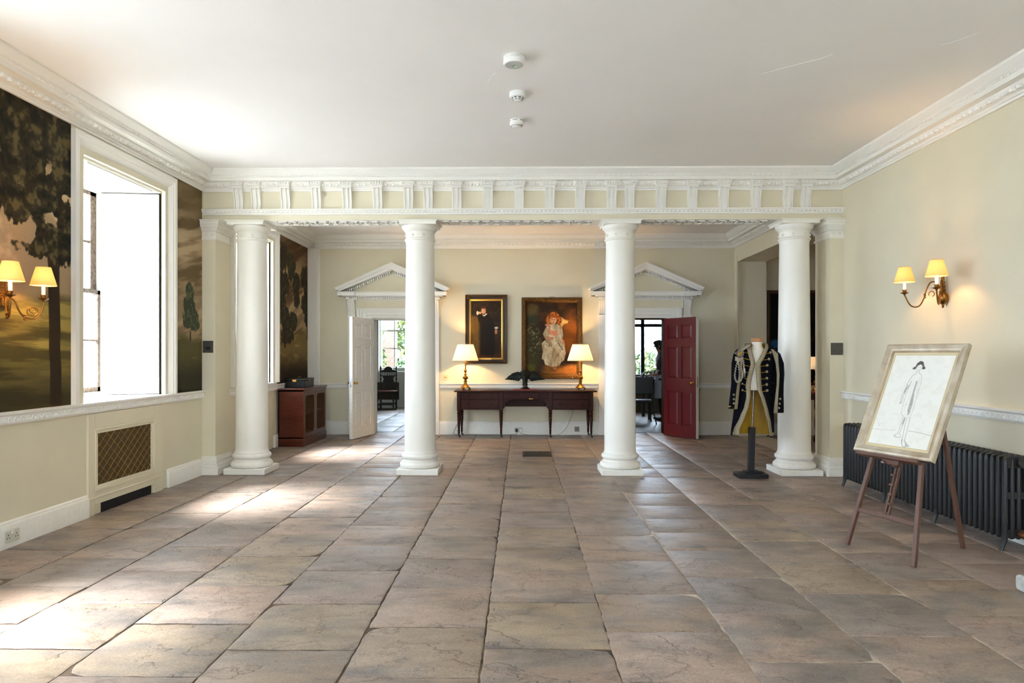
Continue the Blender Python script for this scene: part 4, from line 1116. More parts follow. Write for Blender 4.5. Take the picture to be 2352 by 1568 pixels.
# ---- table lamps
cream_sh = M_shade('pleated_cream_shade', (255, 244, 220), .13)
warm = (1.0, .62, .28)
def lamp_light(name, loc, e, r=.02, col=warm):
    l = bpy.data.lights.new(name, 'POINT'); l.energy = e; l.color = col; l.shadow_soft_size = r
    o = bpy.data.objects.new(name, l); COL.objects.link(o); o.location = loc; return o
def table_lamp(x, y, z, label, e=75.0, sc=1.0, group='brass table lamps on the writing table'):
    t = thing('table_lamp', (x, y, z), label, 'lamp', group)
    st = [(0, .045), (.085, .045), (.088, .052), (.075, .062), (.06, .075), (.04, .10), (.026, .125), (.022, .14), (.034, .15), (.036, .158), (.02, .17), (.022, .185), (.044, .205), (.052, .222), (.044, .24), (.024, .252), (.018, .265), (.028, .275), (.028, .283), (.016, .295), (.014, .315), (.024, .33), (.03, .342), (.024, .355), (.014, .368), (.012, .40), (.016, .45), (.014, .485), (.03, .49), (.04, .494), (.04, .50), (.012, .505), (.010, .56), (0, .56)]
    build(MB().lathe([(r * sc, q * sc) for r, q in st], x, y, z, 24), 'stem', brass, t)
    for k in range(3):
        a = math.pi / 2 + k * 2 * math.pi / 3 + .5; build(MB().ell((x + .075 * sc * math.cos(a), y + .075 * sc * math.sin(a), z + .024 * sc), .022 * sc, .022 * sc, .0238 * sc, 8, 6), 'paw_foot', brass, t)
    n = 160
    sh = MB().shell([(.228 * sc, .523 * sc), (.138 * sc, .81 * sc)], x, y, z, n, 0, lambda i: 1.0 + .022 * math.cos(2 * math.pi * i / 4))
    so = build(sh, 'shade', cream_sh, t, smooth=0)
    rm = MB()
    for r, q in ((.229, .523), (.139, .81)):
        pts = [(x + r * sc * math.cos(2 * math.pi * k / 36), y + r * sc * math.sin(2 * math.pi * k / 36), z + q * sc) for k in range(37)]; build(MB().tube(pts, .0035, 5), 'shade_rim', M('shade_trim', (236, 214, 170), .7), so)
    build(MB().lathe([(0, 0), (.016, .004), (.018, .03), (.028, .06), (.03, .08), (.02, .105), (0, .112)], x, y, z + .56 * sc, 14), 'bulb', M('lit_bulb', (255, 236, 190), .4, emit=(255, 206, 130), estr=6.0), t)
    lamp_light('lamp_glow', (x, y, z + .64 * sc), e, .035)
    return t
LYT = 12.11
table_lamp(ony(1069, LYT), LYT, .826, 'lit brass table lamp with pleated shade below the boy portrait')
table_lamp(ony(1333, LYT), LYT, .826, 'lit brass table lamp with pleated shade overlapping the girl portrait')

# ---- winged bronze head on its socle, on a red board
bronze = M('dark_bronze', (38, 44, 38), .42, metal=.75, var=.35, vs=25, bump=.25, bs=40)
bx, by = ony(1206, LYT), LYT
build(MB().box(bx - .215, bx + .205, by - .11, by + .11, .8262, .846), 'wooden_board', M('red_board', (140, 58, 42), .5, var=.25, vs=10), label='flat red board under the winged bronze head', cat='board', bevel=.003)
t = thing('bronze_bust', (bx, by, .846), 'dark bronze winged cherub head on a turned black socle', 'sculpture')
build(MB().lathe([(0, 0), (.085, 0), (.088, .012), (.075, .02), (.05, .035), (.042, .055), (.045, .07), (.055, .076), (.055, .088), (.042, .094), (.045, .11), (0, .11)], bx, by, .846, 28), 'socle', M('black_marble', (20, 20, 22), .15, coat=.5), t)
hm = MB(); z0 = .846 + .11
hm.ell((bx, by, z0 + .125), .066, .078, .088, 20, 14); hm.ell((bx, by + .02, z0 + .165), .074, .078, .07, 20, 12)
hm.ell((bx, by - .055, z0 + .075), .042, .035, .045, 14, 10); hm.ell((bx, by - .072, z0 + .045), .022, .018, .016, 10, 8)
hm.ell((bx, by - .087, z0 + .105), .012, .016, .022, 10, 8); hm.ell((bx, by - .078, z0 + .143), .045, .016, .012, 12, 8)
for s in (-1, 1):
    hm.ell((bx + s * .035, by - .06, z0 + .09), .022, .022, .022, 10, 8); hm.ell((bx + s * .066, by, z0 + .115), .012, .02, .026, 8, 8)
hm.ell((bx, by - .083, z0 + .07), .018, .01, .006, 8, 6)
hm.lathe([(.05, 0), (.045, .03), (.05, .07)], bx, by, z0 - .002, 20)
rr = random.Random(4)
for k in range(34):
    a = rr.uniform(0, 2 * math.pi); e = rr.uniform(.25, 1.2); r = .077
    if math.sin(a) < -.2 and e < .75: continue
    hm.ell((bx + r * math.cos(e) * math.cos(a), by + .02 + r * math.cos(e) * math.sin(a), z0 + .15 + .08 * math.sin(e)), .02, .02, .016, 8, 6)
for s in (-1, 1):                                  # outstretched wings built of overlapping feathers
    for row, (ln, nf, oz, yy) in enumerate(((.20, 7, -.012, .03), (.15, 6, .012, .016), (.09, 5, .03, .004))):
        for k in range(nf):
            u = k / (nf - 1); root = Vector((bx + s * (.06 + .11 * u), by + .04 - yy, z0 + .135 + oz + .02 * math.sin(u * 3)))
            ang = -.95 + .62 * u
            tip = root + Vector((s * math.cos(ang) * ln * (.62 + .4 * u), 0, math.sin(ang) * ln * (.62 + .4 * u)))
            hm.tube([root, root.lerp(tip, .35), root.lerp(tip, .75), tip], [.016, .022, .018, .004], 8)
    hm.tube([(bx + s * .05, by + .035, z0 + .13), (bx + s * .12, by + .03, z0 + .175), (bx + s * .2, by + .03, z0 + .155), (bx + s * .30, by + .03, z0 + .085)], [.022, .026, .02, .006], 8)
h = build(hm, 'head', bronze, t, smooth=60)
rmod = h.modifiers.new('remesh', 'REMESH'); rmod.mode = 'VOXEL'; rmod.voxel_size = .0065; rmod.use_smooth_shade = True

# ---- portraits
GILT = M('gilt', (158, 112, 44), .34, metal=.85, var=.55, vs=60, bump=.5, bs=90)
GILTD = M('dark_gilt', (104, 70, 34), .42, metal=.6, var=.6, vs=70, bump=.8, bs=110)
canv = M_paint('oil_paint', .55, .12)
NP = Noise(9)
def ellm(U, V, cx, cy, rx, ry, soft=.12): return sst(1 + soft, 1 - soft, np.sqrt(((U - cx) / rx) ** 2 + ((V - cy) / ry) ** 2))
def polym(U, V, pts, soft=3.0):
    """soft polygon mask (pixel-like coordinates)"""
    inside = np.zeros(U.shape, bool); dmin = np.full(U.shape, 1e9); n = len(pts)
    for i in range(n):
        x0, y0 = pts[i]; x1, y1 = pts[(i + 1) % n]
        c = ((y0 > V) != (y1 > V)); xi = (x1 - x0) * (V - y0) / ((y1 - y0) if y1 != y0 else 1e-9) + x0
        inside ^= c & (U < xi)
        L2 = (x1 - x0) ** 2 + (y1 - y0) ** 2 + 1e-9; tt_ = np.clip(((U - x0) * (x1 - x0) + (V - y0) * (y1 - y0)) / L2, 0, 1)
        dmin = np.minimum(dmin, np.hypot(U - x0 - tt_ * (x1 - x0), V - y0 - tt_ * (y1 - y0)))
    return sst(-soft, soft, np.where(inside, dmin, -dmin))
def strokes(U, V, pts, w):
    d = np.full(U.shape, 1e9)
    for (x0, y0), (x1, y1) in zip(pts[:-1], pts[1:]):
        L2 = (x1 - x0) ** 2 + (y1 - y0) ** 2 + 1e-9; k = np.clip(((U - x0) * (x1 - x0) + (V - y0) * (y1 - y0)) / L2, 0, 1)
        d = np.minimum(d, np.hypot(U - x0 - k * (x1 - x0), V - y0 - k * (y1 - y0)))
    return sst(w, w * .45, d)
def boy(u, v):
    U = 165 + u * 485; V = 225 + (1 - v) * 925; n = NP.fbm(U / 60, V / 60, 4)
    c = np.zeros(U.shape + (3,)) + np.array([44, 33, 22.]); c = mixc(c, (58, 44, 28), sst(.45, .65, n))
    c = mixc(c, (112, 84, 36), sst(320, 270, U) * sst(440, 520, V) * .8 * (.7 + .5 * n)); c = mixc(c, (74, 34, 18), sst(1060, 1130, V) * .5)
    c = mixc(c, (30, 24, 18), polym(U, V, [(300, 480), (350, 445), (430, 440), (480, 500), (560, 640), (575, 690), (540, 690), (545, 1080), (520, 1110), (310, 1100), (320, 620), (280, 540)], 14))
    c = mixc(c, (30, 24, 18), polym(U, V, [(270, 430), (300, 440), (330, 500), (290, 570), (276, 520)], 8))
    c = mixc(c, (70, 42, 24), ellm(U, V, 362, 360, 48, 56)); c = mixc(c, (214, 158, 112), ellm(U, V, 363, 388, 36, 50)); c = mixc(c, (176, 112, 78), ellm(U, V, 390, 400, 14, 36) * .6)
    for ex in (350, 378): c = mixc(c, (60, 36, 26), ellm(U, V, ex, 380, 7, 4, .4))
    c = mixc(c, (164, 84, 64), ellm(U, V, 364, 415, 10, 4, .4)); c = mixc(c, (176, 120, 84), ellm(U, V, 363, 400, 4, 9, .4) * .7)
    c = mixc(c, (84, 48, 26), ellm(U, V, 362, 338, 40, 20))
    c = mixc(c, (220, 204, 176), polym(U, V, [(340, 440), (365, 460), (410, 430), (425, 440), (375, 480), (350, 465)], 4))
    c = mixc(c, (206, 150, 108), ellm(U, V, 306, 422, 24, 20)); c = mixc(c, (222, 208, 180), ellm(U, V, 268, 425, 18, 32))
    c = mixc(c, (214, 200, 172), ellm(U, V, 566, 664, 30, 18)); c = mixc(c, (190, 126, 88), ellm(U, V, 562, 725, 20, 44))
    return c * (.86 + .28 * NP.fbm(U / 9, V / 9, 2))[..., None]
def girl(u, v):
    U = 1065 + u * 830; V = 255 + (1 - v) * 1165; n = NP.fbm(U / 110, V / 110, 5); m = NP.fbm(U / 30 + 9, V / 30, 4)
    c = np.zeros(U.shape + (3,)) + np.array([46, 30, 16.]); c = mixc(c, (76, 46, 20), sst(.45, .66, n))
    c = mixc(c, (112, 92, 46), ellm(U, V, 1130, 380, 130, 110, .5) * (.4 + .6 * m)); c = mixc(c, (56, 66, 46), ellm(U, V, 1150, 520, 120, 80, .5) * .6)
    c = mixc(c, (150, 82, 24), ellm(U, V, 1780, 760, 130, 330, .6) * .75); c = mixc(c, (146, 90, 30), sst(1230, 1330, V) * sst(1250, 1420, U) * (.5 + .5 * m))
    c = mixc(c, (64, 64, 32), ellm(U, V, 1150, 1000, 150, 420, .5) * (.3 + .7 * m)); c = mixc(c, (150, 150, 110), ellm(U, V, 1170, 850, 110, 260, .4) * sst(.62, .7, m) * .7); c = mixc(c, (94, 90, 24), ellm(U, V, 1120, 1320, 90, 60, .5) * .7)
    dress = [(1400, 640), (1480, 610), (1600, 600), (1650, 660), (1670, 780), (1650, 850), (1690, 920), (1710, 1080), (1680, 1200), (1640, 1230), (1600, 1290), (1480, 1310), (1370, 1270), (1345, 1190), (1310, 1180), (1330, 1060), (1310, 920), (1380, 860), (1330, 770), (1370, 680)]
    dm = polym(U, V, dress, 10); fold = NP.fbm(U / 30, V / 80, 4)
    c = mixc(c, (196, 172, 132), dm); c = mixc(c, (220, 200, 162), dm * sst(.5, .75, fold)); c = mixc(c, (146, 120, 84), dm * sst(.5, .28, fold) * .8)
    c = mixc(c, (150, 122, 82), dm * sst(1010, 1060, V) * ellm(U, V, 1500, 1180, 100, 160, .3) * .4)
    c = mixc(c, (222, 138, 98), polym(U, V, [(1455, 710), (1575, 710), (1570, 800), (1460, 800)], 10)); c = mixc(c, (214, 130, 92), polym(U, V, [(1430, 640), (1460, 640), (1440, 790), (1415, 770)], 8)); c = mixc(c, (214, 126, 84), polym(U, V, [(1640, 830), (1690, 880), (1700, 960), (1670, 920)], 8))
    c = mixc(c, (226, 190, 110), polym(U, V, [(1590, 500), (1640, 490), (1690, 530), (1760, 550), (1740, 590), (1680, 610), (1650, 660), (1620, 620)], 12) * (.6 + .5 * m)); c = mixc(c, (218, 142, 100), polym(U, V, [(1365, 610), (1420, 600), (1470, 600), (1460, 630), (1380, 640)], 8))
    hn = NP.fbm(U / 14, V / 30, 3); hm_ = np.maximum(ellm(U, V, 1505, 490, 98, 82), np.maximum(ellm(U, V, 1425, 540, 50, 64), ellm(U, V, 1600, 550, 46, 70)))
    c = mixc(c, (160, 78, 24), hm_); c = mixc(c, (206, 120, 44), hm_ * sst(.5, .7, hn)); c = mixc(c, (96, 44, 14), hm_ * sst(.48, .34, hn))
    c = mixc(c, (226, 164, 110), ellm(U, V, 1505, 545, 54, 64)); c = mixc(c, (170, 84, 30), ellm(U, V, 1505, 478, 60, 24))
    for ex in (1483, 1525): c = mixc(c, (58, 36, 24), ellm(U, V, ex, 530, 11, 6, .4))
    c = mixc(c, (186, 84, 60), ellm(U, V, 1502, 580, 15, 6, .4)); c = mixc(c, (190, 124, 82), ellm(U, V, 1502, 556, 7, 12, .4) * .6)
    for hx, hy in ((1420, 835), (1475, 835)): c = mixc(c, (200, 132, 90), ellm(U, V, hx, hy, 36, 28))
    c = mixc(c, (226, 206, 170), ellm(U, V, 1470, 800, 36, 22)); c = mixc(c, (176, 104, 62), ellm(U, V, 1532, 1330, 30, 26))
    for k in range(7): c = mixc(c, (60, 58, 52), ellm(U, V, 1590 + k * 12, 920 + k * 18, 12, 9, .4) * .8)
    return c * (.86 + .28 * NP.fbm(U / 12, V / 12, 2))[..., None]
def picture(name, px0, px1, py0, py1, label, fw, prof, mat, inner, fn, nx, ny, cat='painting', Y=YB, group=None):
    d = Y - .01; x0, x1 = ony(px0, d), ony(px1, d); z0, z1 = zat(py1, d), zat(py0, d)
    t = thing(name, ((x0 + x1) / 2, Y, z0), label, cat, group); lx = (x1 - x0) / 2; hz = z1 - z0
    build(mitred(-lx, lx, 0, hz, prof), 'frame', mat, t, local=True, smooth=30)
    if inner:
        q0, q1, p = inner
        build(mitred(-lx + q0, lx - q0, q0, hz - q0, [(0, 0), (0, p), (q1 * .5, p + .006), (q1, p - .004), (q1, 0)]), 'slip', M('bright_gilt_slip', (214, 170, 84), .35, metal=.7, var=.15), t, local=True, smooth=30); cin = q0 + q1
    else: cin = fw
    painted('canvas', canv, (-lx + cin - .003, -.012, cin - .003), (1, 0, 0), (0, 0, 1), 2 * (lx - cin) + .006, hz - 2 * cin + .006, nx, ny, lambda u, v: fn(u / (2 * (lx - cin) + .006), v / (hz - 2 * cin + .006)), t, local=True)
    return t, lx, hz
t, lx, hz = picture('framed_painting', 1069, 1165, 677, 835, 'portrait of a child in black in a gilt and black frame', .11, [(0, 0), (0, .05), (.012, .06), (.028, .052), (.034, .04), (.07, .03), (.074, .02), (.08, 0)], M('black_and_gilt', (52, 34, 18), .4, metal=.3, var=.4, vs=50), (.075, .032, .026), boy, 110, 200)
be = MB()
for k in range(int(2 * lx / .022)):
    for z in (.012, hz - .012): be.ell((-lx + .011 + k * .022, -.056, z), .008, .008, .009, 6, 4)
for k in range(int(hz / .022)):
    for x in (-lx + .012, lx - .012): be.ell((x, -.056, .011 + k * .022), .009, .008, .008, 6, 4)
for sx in (-1, 1):
    for z in (.05, hz - .05):
        for a in range(5): be.ell((sx * (lx - .05) + .018 * math.cos(a * 1.26), -.045, z + .018 * math.sin(a * 1.26)), .012, .01, .012, 6, 4)
build(be, 'gilt_beading', GILT, t, local=True, kind='stuff')
build(MB().box(-.09, .09, -.034, -.028, .078, .095), 'title_plate', brass, t, local=True)
t, lx, hz = picture('framed_painting', 1198, 1337, 683, 870, 'portrait of a red-haired child in a pale dress in carved gilt frame', .1, [(0, 0), (0, .035), (.015, .06), (.05, .07), (.085, .045), (.095, .03), (.10, .012), (.10, 0)], GILTD, None, girl, 170, 230)
be = MB(); rr = random.Random(2)
for ring_, rad in ((.03, .012), (.055, .014), (.08, .010)):
    for k in range(int(2 * (lx - ring_) / .026)):
        for z in (ring_, hz - ring_): be.ell((-lx + ring_ + .013 + k * .026, -.064 + (ring_ > .07) * .022, z + rr.uniform(-.006, .006)), rad, .010, rad * rr.uniform(.6, 1.1), 6, 4)
    for k in range(int((hz - 2 * ring_) / .026)):
        for x in (-lx + ring_, lx - ring_): be.ell((x + rr.uniform(-.006, .006), -.064 + (ring_ > .07) * .022, ring_ + .013 + k * .026), rad * rr.uniform(.6, 1.1), .010, rad, 6, 4)
build(be, 'carved_gilt_ornament', GILT, t, local=True, kind='stuff')
build(MB().tube([(-.05, -.02, hz), (-.02, -.02, hz + .018), (.02, -.02, hz + .012), (.06, -.02, hz - .004)], .003, 5), 'hanging_wire', steel, t, local=True)

# ---- mahogany cabinet and deed box
cx1 = -3.445; cx0 = XL + .035; cy0, cy1 = 10.74, 11.97
t = thing('cabinet', ((cx0 + cx1) / 2, (cy0 + cy1) / 2, 0), 'low mahogany cabinet with two wire-mesh doors under the mural', 'cabinet')
build(MB().box(cx0, cx1 + .012, cy0 - .012, cy1 + .012, 0, .125), 'plinth', mahog, t, bevel=.006)
bd = MB(); bd.box(cx0, cx1, cy0, cy0 + .025, .125, .895); bd.box(cx0, cx1, cy1 - .025, cy1, .125, .895); bd.box(cx0, cx0 + .015, cy0, cy1, .125, .895); bd.box(cx0, cx1 - .02, cy0, cy1, .125, .145); bd.box(cx0, cx1 - .04, cy0 + .02, cy1 - .02, .50, .52)
bd.box(cx0, cx1, cy0, cy1, .87, .895)
build(bd, 'body', mahog, t, smooth=0)
build(MB().box(cx0, cx1 + .02, cy0 - .02, cy1 + .02, .895, .92), 'cabinet_top', mahog, t, bevel=.006)
mid = (cy0 + cy1) / 2
for a, b in ((cy0 + .02, mid - .002), (mid + .002, cy1 - .02)):
    fr = MB(); x0, x1 = cx1 - .022, cx1 + .004
    fr.box(x0, x1, a, a + .07, .13, .868); fr.box(x0, x1, b - .07, b, .13, .868); fr.box(x0, x1, a + .07, b - .07, .13, .20); fr.box(x0, x1, a + .07, b - .07, .80, .868)
    for y in (a + .07, b - .07):                   # rounded inner corners
        s = 1 if y < (a + b) / 2 else -1
        for z, sz in ((.20, 1), (.80, -1)): fr.prism([(y, z), (y + s * .05, z), (y + s * .02, z + sz * .02), (y, z + sz * .05)], 'x', x0, x1)
    d = build(fr, 'door', mahog, t, smooth=0)
    ms = MB(); k = a + .07
    while k < b - .07: ms.box(cx1 - .012, cx1 - .010, k, k + .002, .2, .8); k += .016
    z = .2
    while z < .8: ms.box(cx1 - .011, cx1 - .009, a + .07, b - .07, z, z + .002); z += .016
    build(ms, 'wire_mesh', brassd, d, kind='stuff', smooth=0)
t = thing('deed_box', (-3.66, 11.2, .92), 'black japanned deed box lying on the mahogany cabinet', 'box')
japan = M('black_japan', (14, 14, 16), .35, var=.2, vs=10, spec=.3)
build(MB().box(-3.82, -3.50, 10.98, 11.46, .92, 1.035), 'box_body', japan, t, bevel=.006)
build(MB().box(-3.825, -3.495, 10.975, 11.465, 1.037, 1.07), 'lid', japan, t, bevel=.008)
for q in ((-3.70, -3.64, 10.972, 10.975), (-3.495, -3.493, 11.19, 11.25)): build(MB().box(*q, 1.02, 1.05), 'lock_plate', brass, t)
build(MB().tube([(-3.67, 11.12, 1.07), (-3.67, 11.14, 1.088), (-3.67, 11.30, 1.088), (-3.67, 11.32, 1.07)], .006, 6), 'handle', brass, t)

# ---- cast-iron radiator
RX0, RX1 = 3.56, 3.80; RYN, RYF = 5.08, 7.64; NS = 40; pit = (RYF - RYN) / NS
t = thing('radiator', ((RX0 + RX1) / 2, (RYN + RYF) / 2, 0), 'long black cast-iron column radiator along the right wall', 'radiator')
def section(end=False):
    m = MB(); w = (RX1 - RX0) / 2; hh = .026
    xs = [-w + .022 + (2 * w - .044) * q / 4 for q in range(5)]
    for k, x in enumerate(xs):
        zt = .69 if k in (0, 4) else .70; r = .022
        zs = [.085, .092, .11, .38, .65, zt - .015, zt]; rs = [.010, .017, .021, .0205, .021, .018, .010]
        m.tube([(x, 0, z) for z in zs], rs, 8)
    for z0, z1 in ((.095, .16), (.385, .435), (.615, .695)):
        m.prism([(-w + .014, z0 + .008), (-w + .022, z0), (w - .022, z0), (w - .014, z0 + .008), (w - .014, z1 - .012), (w - .03, z1), (-w + .03, z1), (-w + .014, z1 - .012)], 'y', -.017, .017)
    for z in (.13, .65): q = len(m.v); m.lathe([(0, -pit / 2), (.03, -pit / 2), (.03, pit / 2), (0, pit / 2)], 0, 0, 0, 12); m.xf(Matrix.Translation((0, 0, z)) @ Matrix.Rotation(math.pi / 2, 4, 'X'), q)
    return m
s0 = None
for k in range(NS):
    loc = Vector(((RX0 + RX1) / 2, RYN + pit * (k + .5), 0)) - Vector(t.location)
    if s0 is None: s0 = build(section(), 'section', iron, t, local=True); s0.location = loc
    else: instance(s0, 'section', t, loc)
for k in (0, 13, 26, 39):
    y = RYN + pit * (k + .5)
    for s, x in ((-1, RX0 + .02), (1, RX1 - .02)): build(MB().tube([(x, y, .12), (x, y, .08), (x + s * .008, y, .045), (x + s * .022, y, .012), (x + s * .026, y, 0)], [.022, .02, .015, .015, .017], 8), 'foot', iron, t)
pl = MB(); q = 0
pl.lathe([(0, 0), (.034, 0), (.034, .02), (.028, .026), (0, .03)], 0, 0, 0, 14); pl.xf(Matrix.Translation((3.68, RYN, .65)) @ Matrix.Rotation(math.pi / 2, 4, 'X'))
build(pl, 'blanking_plug', iron, t)
vv = MB(); vv.tube([(3.68, RYN, .13), (3.68, RYN - .05, .13), (3.68, RYN - .09, .13)], [.028, .022, .018], 12); vv.tube([(3.68, RYN - .08, .13), (3.68, RYN - .08, .0)], .011, 10); vv.tube([(3.68, RYN - .08, .13), (3.68, RYN - .08, .19)], [.02, .024], 12)
build(vv, 'valve', M('copper_brass', (150, 96, 64), .4, metal=.8, var=.3), t)

# ---- easel with the framed drawing
def cw(lat, d, z): return Vector((lat * math.cos(YAW) - d * math.sin(YAW), d * math.cos(YAW) + lat * math.sin(YAW), z))
BL, BR = cw(2.681, 5.314, .70), cw(2.9135, 4.70, .70); nb = cw(.944, .33, 0)
Uv = (BR - BL).normalized(); Vv = (nb * .365 + Vector((0, 0, .82))); Vv = Vv - Uv * Vv.dot(Uv); FH = Vv.length; Vv.normalize(); FWd = (BR - BL).length
Nv = Vv.cross(Uv).normalized()
if Nv.dot(Vector((-1, -1, 0))) < 0: Nv = -Nv
e = thing('easel', cw(2.75, 4.95, 0), 'brown wooden tripod easel holding the silver-framed drawing', 'easel')
fL, fR, fB = cw(*[(lambda p: (p[0], p[1]))(q) for q in [(0, 0)]][0], 0), None, None
fL = Vector((*gnd(1946, 1252), 0)); fR = Vector((*gnd(2099, 1305), 0)); fB = Vector((*gnd(2212, 1261), 0))
back = -Nv
pL = BL + Uv * (FWd * .215) + back * .018; pR = BL + Uv * (FWd * .83) + back * .018
apex = BL + Uv * (FWd * .52) + Vv * .80 + back * .018
for f, p in ((fL, pL), (fR, pR)):
    d = (p - f); top = p + (apex - p) * .94
    m = MB(); m.bar(f + Vector((0, 0, .008)), p, .03, .028, Nv); m.bar(p, top, .03, .022, Nv); build(m, 'leg', easelw, e, bevel=.003)
rtop = apex + back * .03
build(MB().bar(fB + Vector((0, 0, .008)), rtop, .028, .028, Uv), 'rear_leg', easelw, e, bevel=.003)
m0 = BL + Uv * (FWd * .50) + back * .017; m1 = fL.lerp(pL, .42).lerp(fR.lerp(pR, .42), .48) + back * .02
mm = MB(); dd = (m0 - m1)
mm.bar(m1 + Uv * .014, m0 + Uv * .014 + Vv * .60, .011, .02, Nv); mm.bar(m1 - Uv * .014, m0 - Uv * .014 + Vv * .60, .011, .02, Nv)
for k in range(6): c = m1.lerp(m0, (k + .2) / 6); mm.bar(c - Uv * .016, c + Uv * .016, .016, .012, Nv)
build(mm, 'mast', easelw, e, bevel=.001)
build(MB().obox(apex + back * .014 - Vv * .03, Uv * .06, Nv * .026, Vv * .05), 'head_block', easelw, e, bevel=.003)
build(MB().bar(fL.lerp(pL, .40), fR.lerp(pR, .40), .032, .018, Nv), 'crossbar', easelw, e, bevel=.002)
lg = MB(); c0 = BL - Vv * .012 + Nv * .012
lg.obox((BL + Uv * FWd * .44 - Vv * .0115 + Nv * .0), Uv * FWd * .40, Nv * .036, Vv * .012); lg.obox(BL + Uv * FWd * .47 - Vv * .035 - Nv * .02, Uv * .07, Nv * .016, Vv * .02)
build(lg, 'ledge', easelw, e, bevel=.002)
wn = MB().ell(tuple(BL + Uv * FWd * .40 - Vv * .05 + Nv * .006), .016, .016, .011, 8, 6); build(wn, 'wing_nut', steel, e)
# the framed drawing itself
R = Matrix((Uv, -Nv, Vv)).transposed().to_4x4(); R.translation = BL
fp = thing('framed_drawing', BL, 'pencil drawing of a standing girl in a worn silver frame', 'drawing'); fp.matrix_world = R
silver = M('worn_silver_leaf', (206, 194, 172), .38, metal=.35, var=0, vs=9, bump=.2, bs=90, col2=(168, 148, 122))
build(mitred(0, FWd, 0, FH, [(0, 0), (0, .034), (.007, .044), (.018, .046), (.036, .034), (.046, .026), (.052, .024), (.056, .027), (.061, .02), (.063, 0)]), 'frame', silver, fp, local=True, smooth=30)
build(MB().box(.0, FWd, -.03, .004, -.0, .0).box(.005, FWd - .005, .0, .008, .005, FH - .005), 'backboard', M('frame_back', (72, 50, 40), .7), fp, local=True, smooth=0)
NS_ = Noise(21)
def sketch(u, v):
    U = u; V = 1 - v; T = NS_.fbm(U * 14, V * 20, 4); g = NS_.fbm(U * 90, V * 130, 3)
    c = np.zeros(U.shape + (3,)) + np.array([226, 222, 210.]); c = mixc(c, (214, 208, 194), sst(.45, .75, T) * .4)
    edge = np.minimum(np.minimum(U, 1 - U) * .7, np.minimum(V, 1 - V)); mat = sst(.030, .026, edge); c = mixc(c, (208, 190, 150), mat); c = mixc(c, (150, 130, 100), sst(.004, .001, np.abs(edge - .028)) * .6)
    A = 1.42; X = U; Y = V * A                      # square units, width = 1
    def S(pts, w=.006, d=.75, col=(96, 92, 88)):
        nonlocal c
        m = strokes(X, Y, [(a, b * A) for a, b in pts], w * .8) * d * .72 * (.55 + .75 * g); c = mixc(c, col, np.clip(m, 0, 1))
    def P(pts, d=.5, col=(120, 116, 112), soft=.008):
        nonlocal c
        m = polym(X, Y, [(a, b * A) for a, b in pts], soft) * d * (.5 + .8 * g); c = mixc(c, col, np.clip(m, 0, 1))
    S([(.03, .825), (.25, .822), (.42, .815)], .004, .5); S([(.60, .805), (.8, .812), (.97, .83)], .006, .6)
    S([(.10, .77), (.12, .755), (.13, .79), (.16, .76), (.20, .765)], .003, .5)
    P([(.42, .115), (.46, .09), (.51, .10), (.54, .14), (.57, .165), (.55, .178), (.52, .172), (.515, .14), (.48, .125), (.44, .14), (.42, .178), (.38, .18), (.375, .165), (.41, .15)], .9, (58, 54, 52), .006)
    S([(.435, .14), (.43, .165), (.445, .19), (.465, .2), (.49, .19), (.51, .165)], .004, .6)
    for ex in (.455, .49): S([(ex - .008, .153), (ex + .008, .153)], .005, .9, (50, 48, 46))
    S([(.463, .18), (.48, .18)], .005, .7); S([(.455, .2), (.45, .225), (.41, .245)], .005, .6); S([(.49, .195), (.50, .22), (.54, .235)], .005, .6)
    S([(.41, .245), (.375, .31), (.365, .345), (.40, .355)], .006, .8); S([(.40, .345), (.36, .40), (.345, .46), (.355, .52), (.365, .54)], .006, .8); S([(.42, .30), (.41, .36), (.375, .44), (.375, .53), (.355, .545), (.34, .53)], .006, .7)
    P([(.37, .36), (.395, .36), (.375, .44), (.36, .42)], .6)
    S([(.54, .235), (.57, .30), (.575, .42), (.575, .52), (.58, .63), (.57, .675)], .005, .6); S([(.42, .31), (.41, .42), (.405, .52), (.42, .645), (.49, .675), (.57, .675)], .005, .6)
    P([(.49, .30), (.515, .30), (.52, .42), (.545, .52), (.55, .63), (.53, .66), (.50, .60), (.495, .45)], .62); S([(.45, .28), (.46, .45), (.45, .62)], .004, .35); S([(.53, .27), (.55, .42)], .004, .5)
    S([(.46, .67), (.475, .74), (.465, .84), (.44, .86)], .006, .7); S([(.50, .68), (.505, .74), (.49, .84), (.52, .86)], .006, .7); P([(.485, .68), (.51, .69), (.5, .74), (.487, .75)], .7)
    S([(.44, .855), (.42, .875), (.48, .882), (.53, .872)], .007, .8)
    S([(.525, .68), (.54, .78), (.555, .87), (.56, .92)], .006, .7); S([(.575, .675), (.585, .76), (.595, .84), (.60, .91)], .006, .7)
    S([(.56, .90), (.565, .93), (.60, .965), (.64, .965), (.63, .93), (.60, .905)], .008, .8); P([(.63, .92), (.68, .945), (.70, .96), (.64, .968)], .45)
    return c
painted('paper', M_paint('drawing_paper', .35, .03), (.06, -.010, .06), (1, 0, 0), (0, 0, 1), FWd - .12, FH - .12, 250, 360, lambda u, v: sketch(u / (FWd - .12), v / (FH - .12)), fp, local=True)

# ---- painted stone block at the right
m = MB(); m.box(3.05, 3.22, 4.10, 4.27, 0, .098)
b = build(m, 'stone_block', M('whitewashed_stone', (214, 212, 206), .8, var=0, vs=14, bump=.5, bs=20, col2=(150, 148, 142)), label='small chipped white stone block on the floor', cat='stone', bevel=.02)

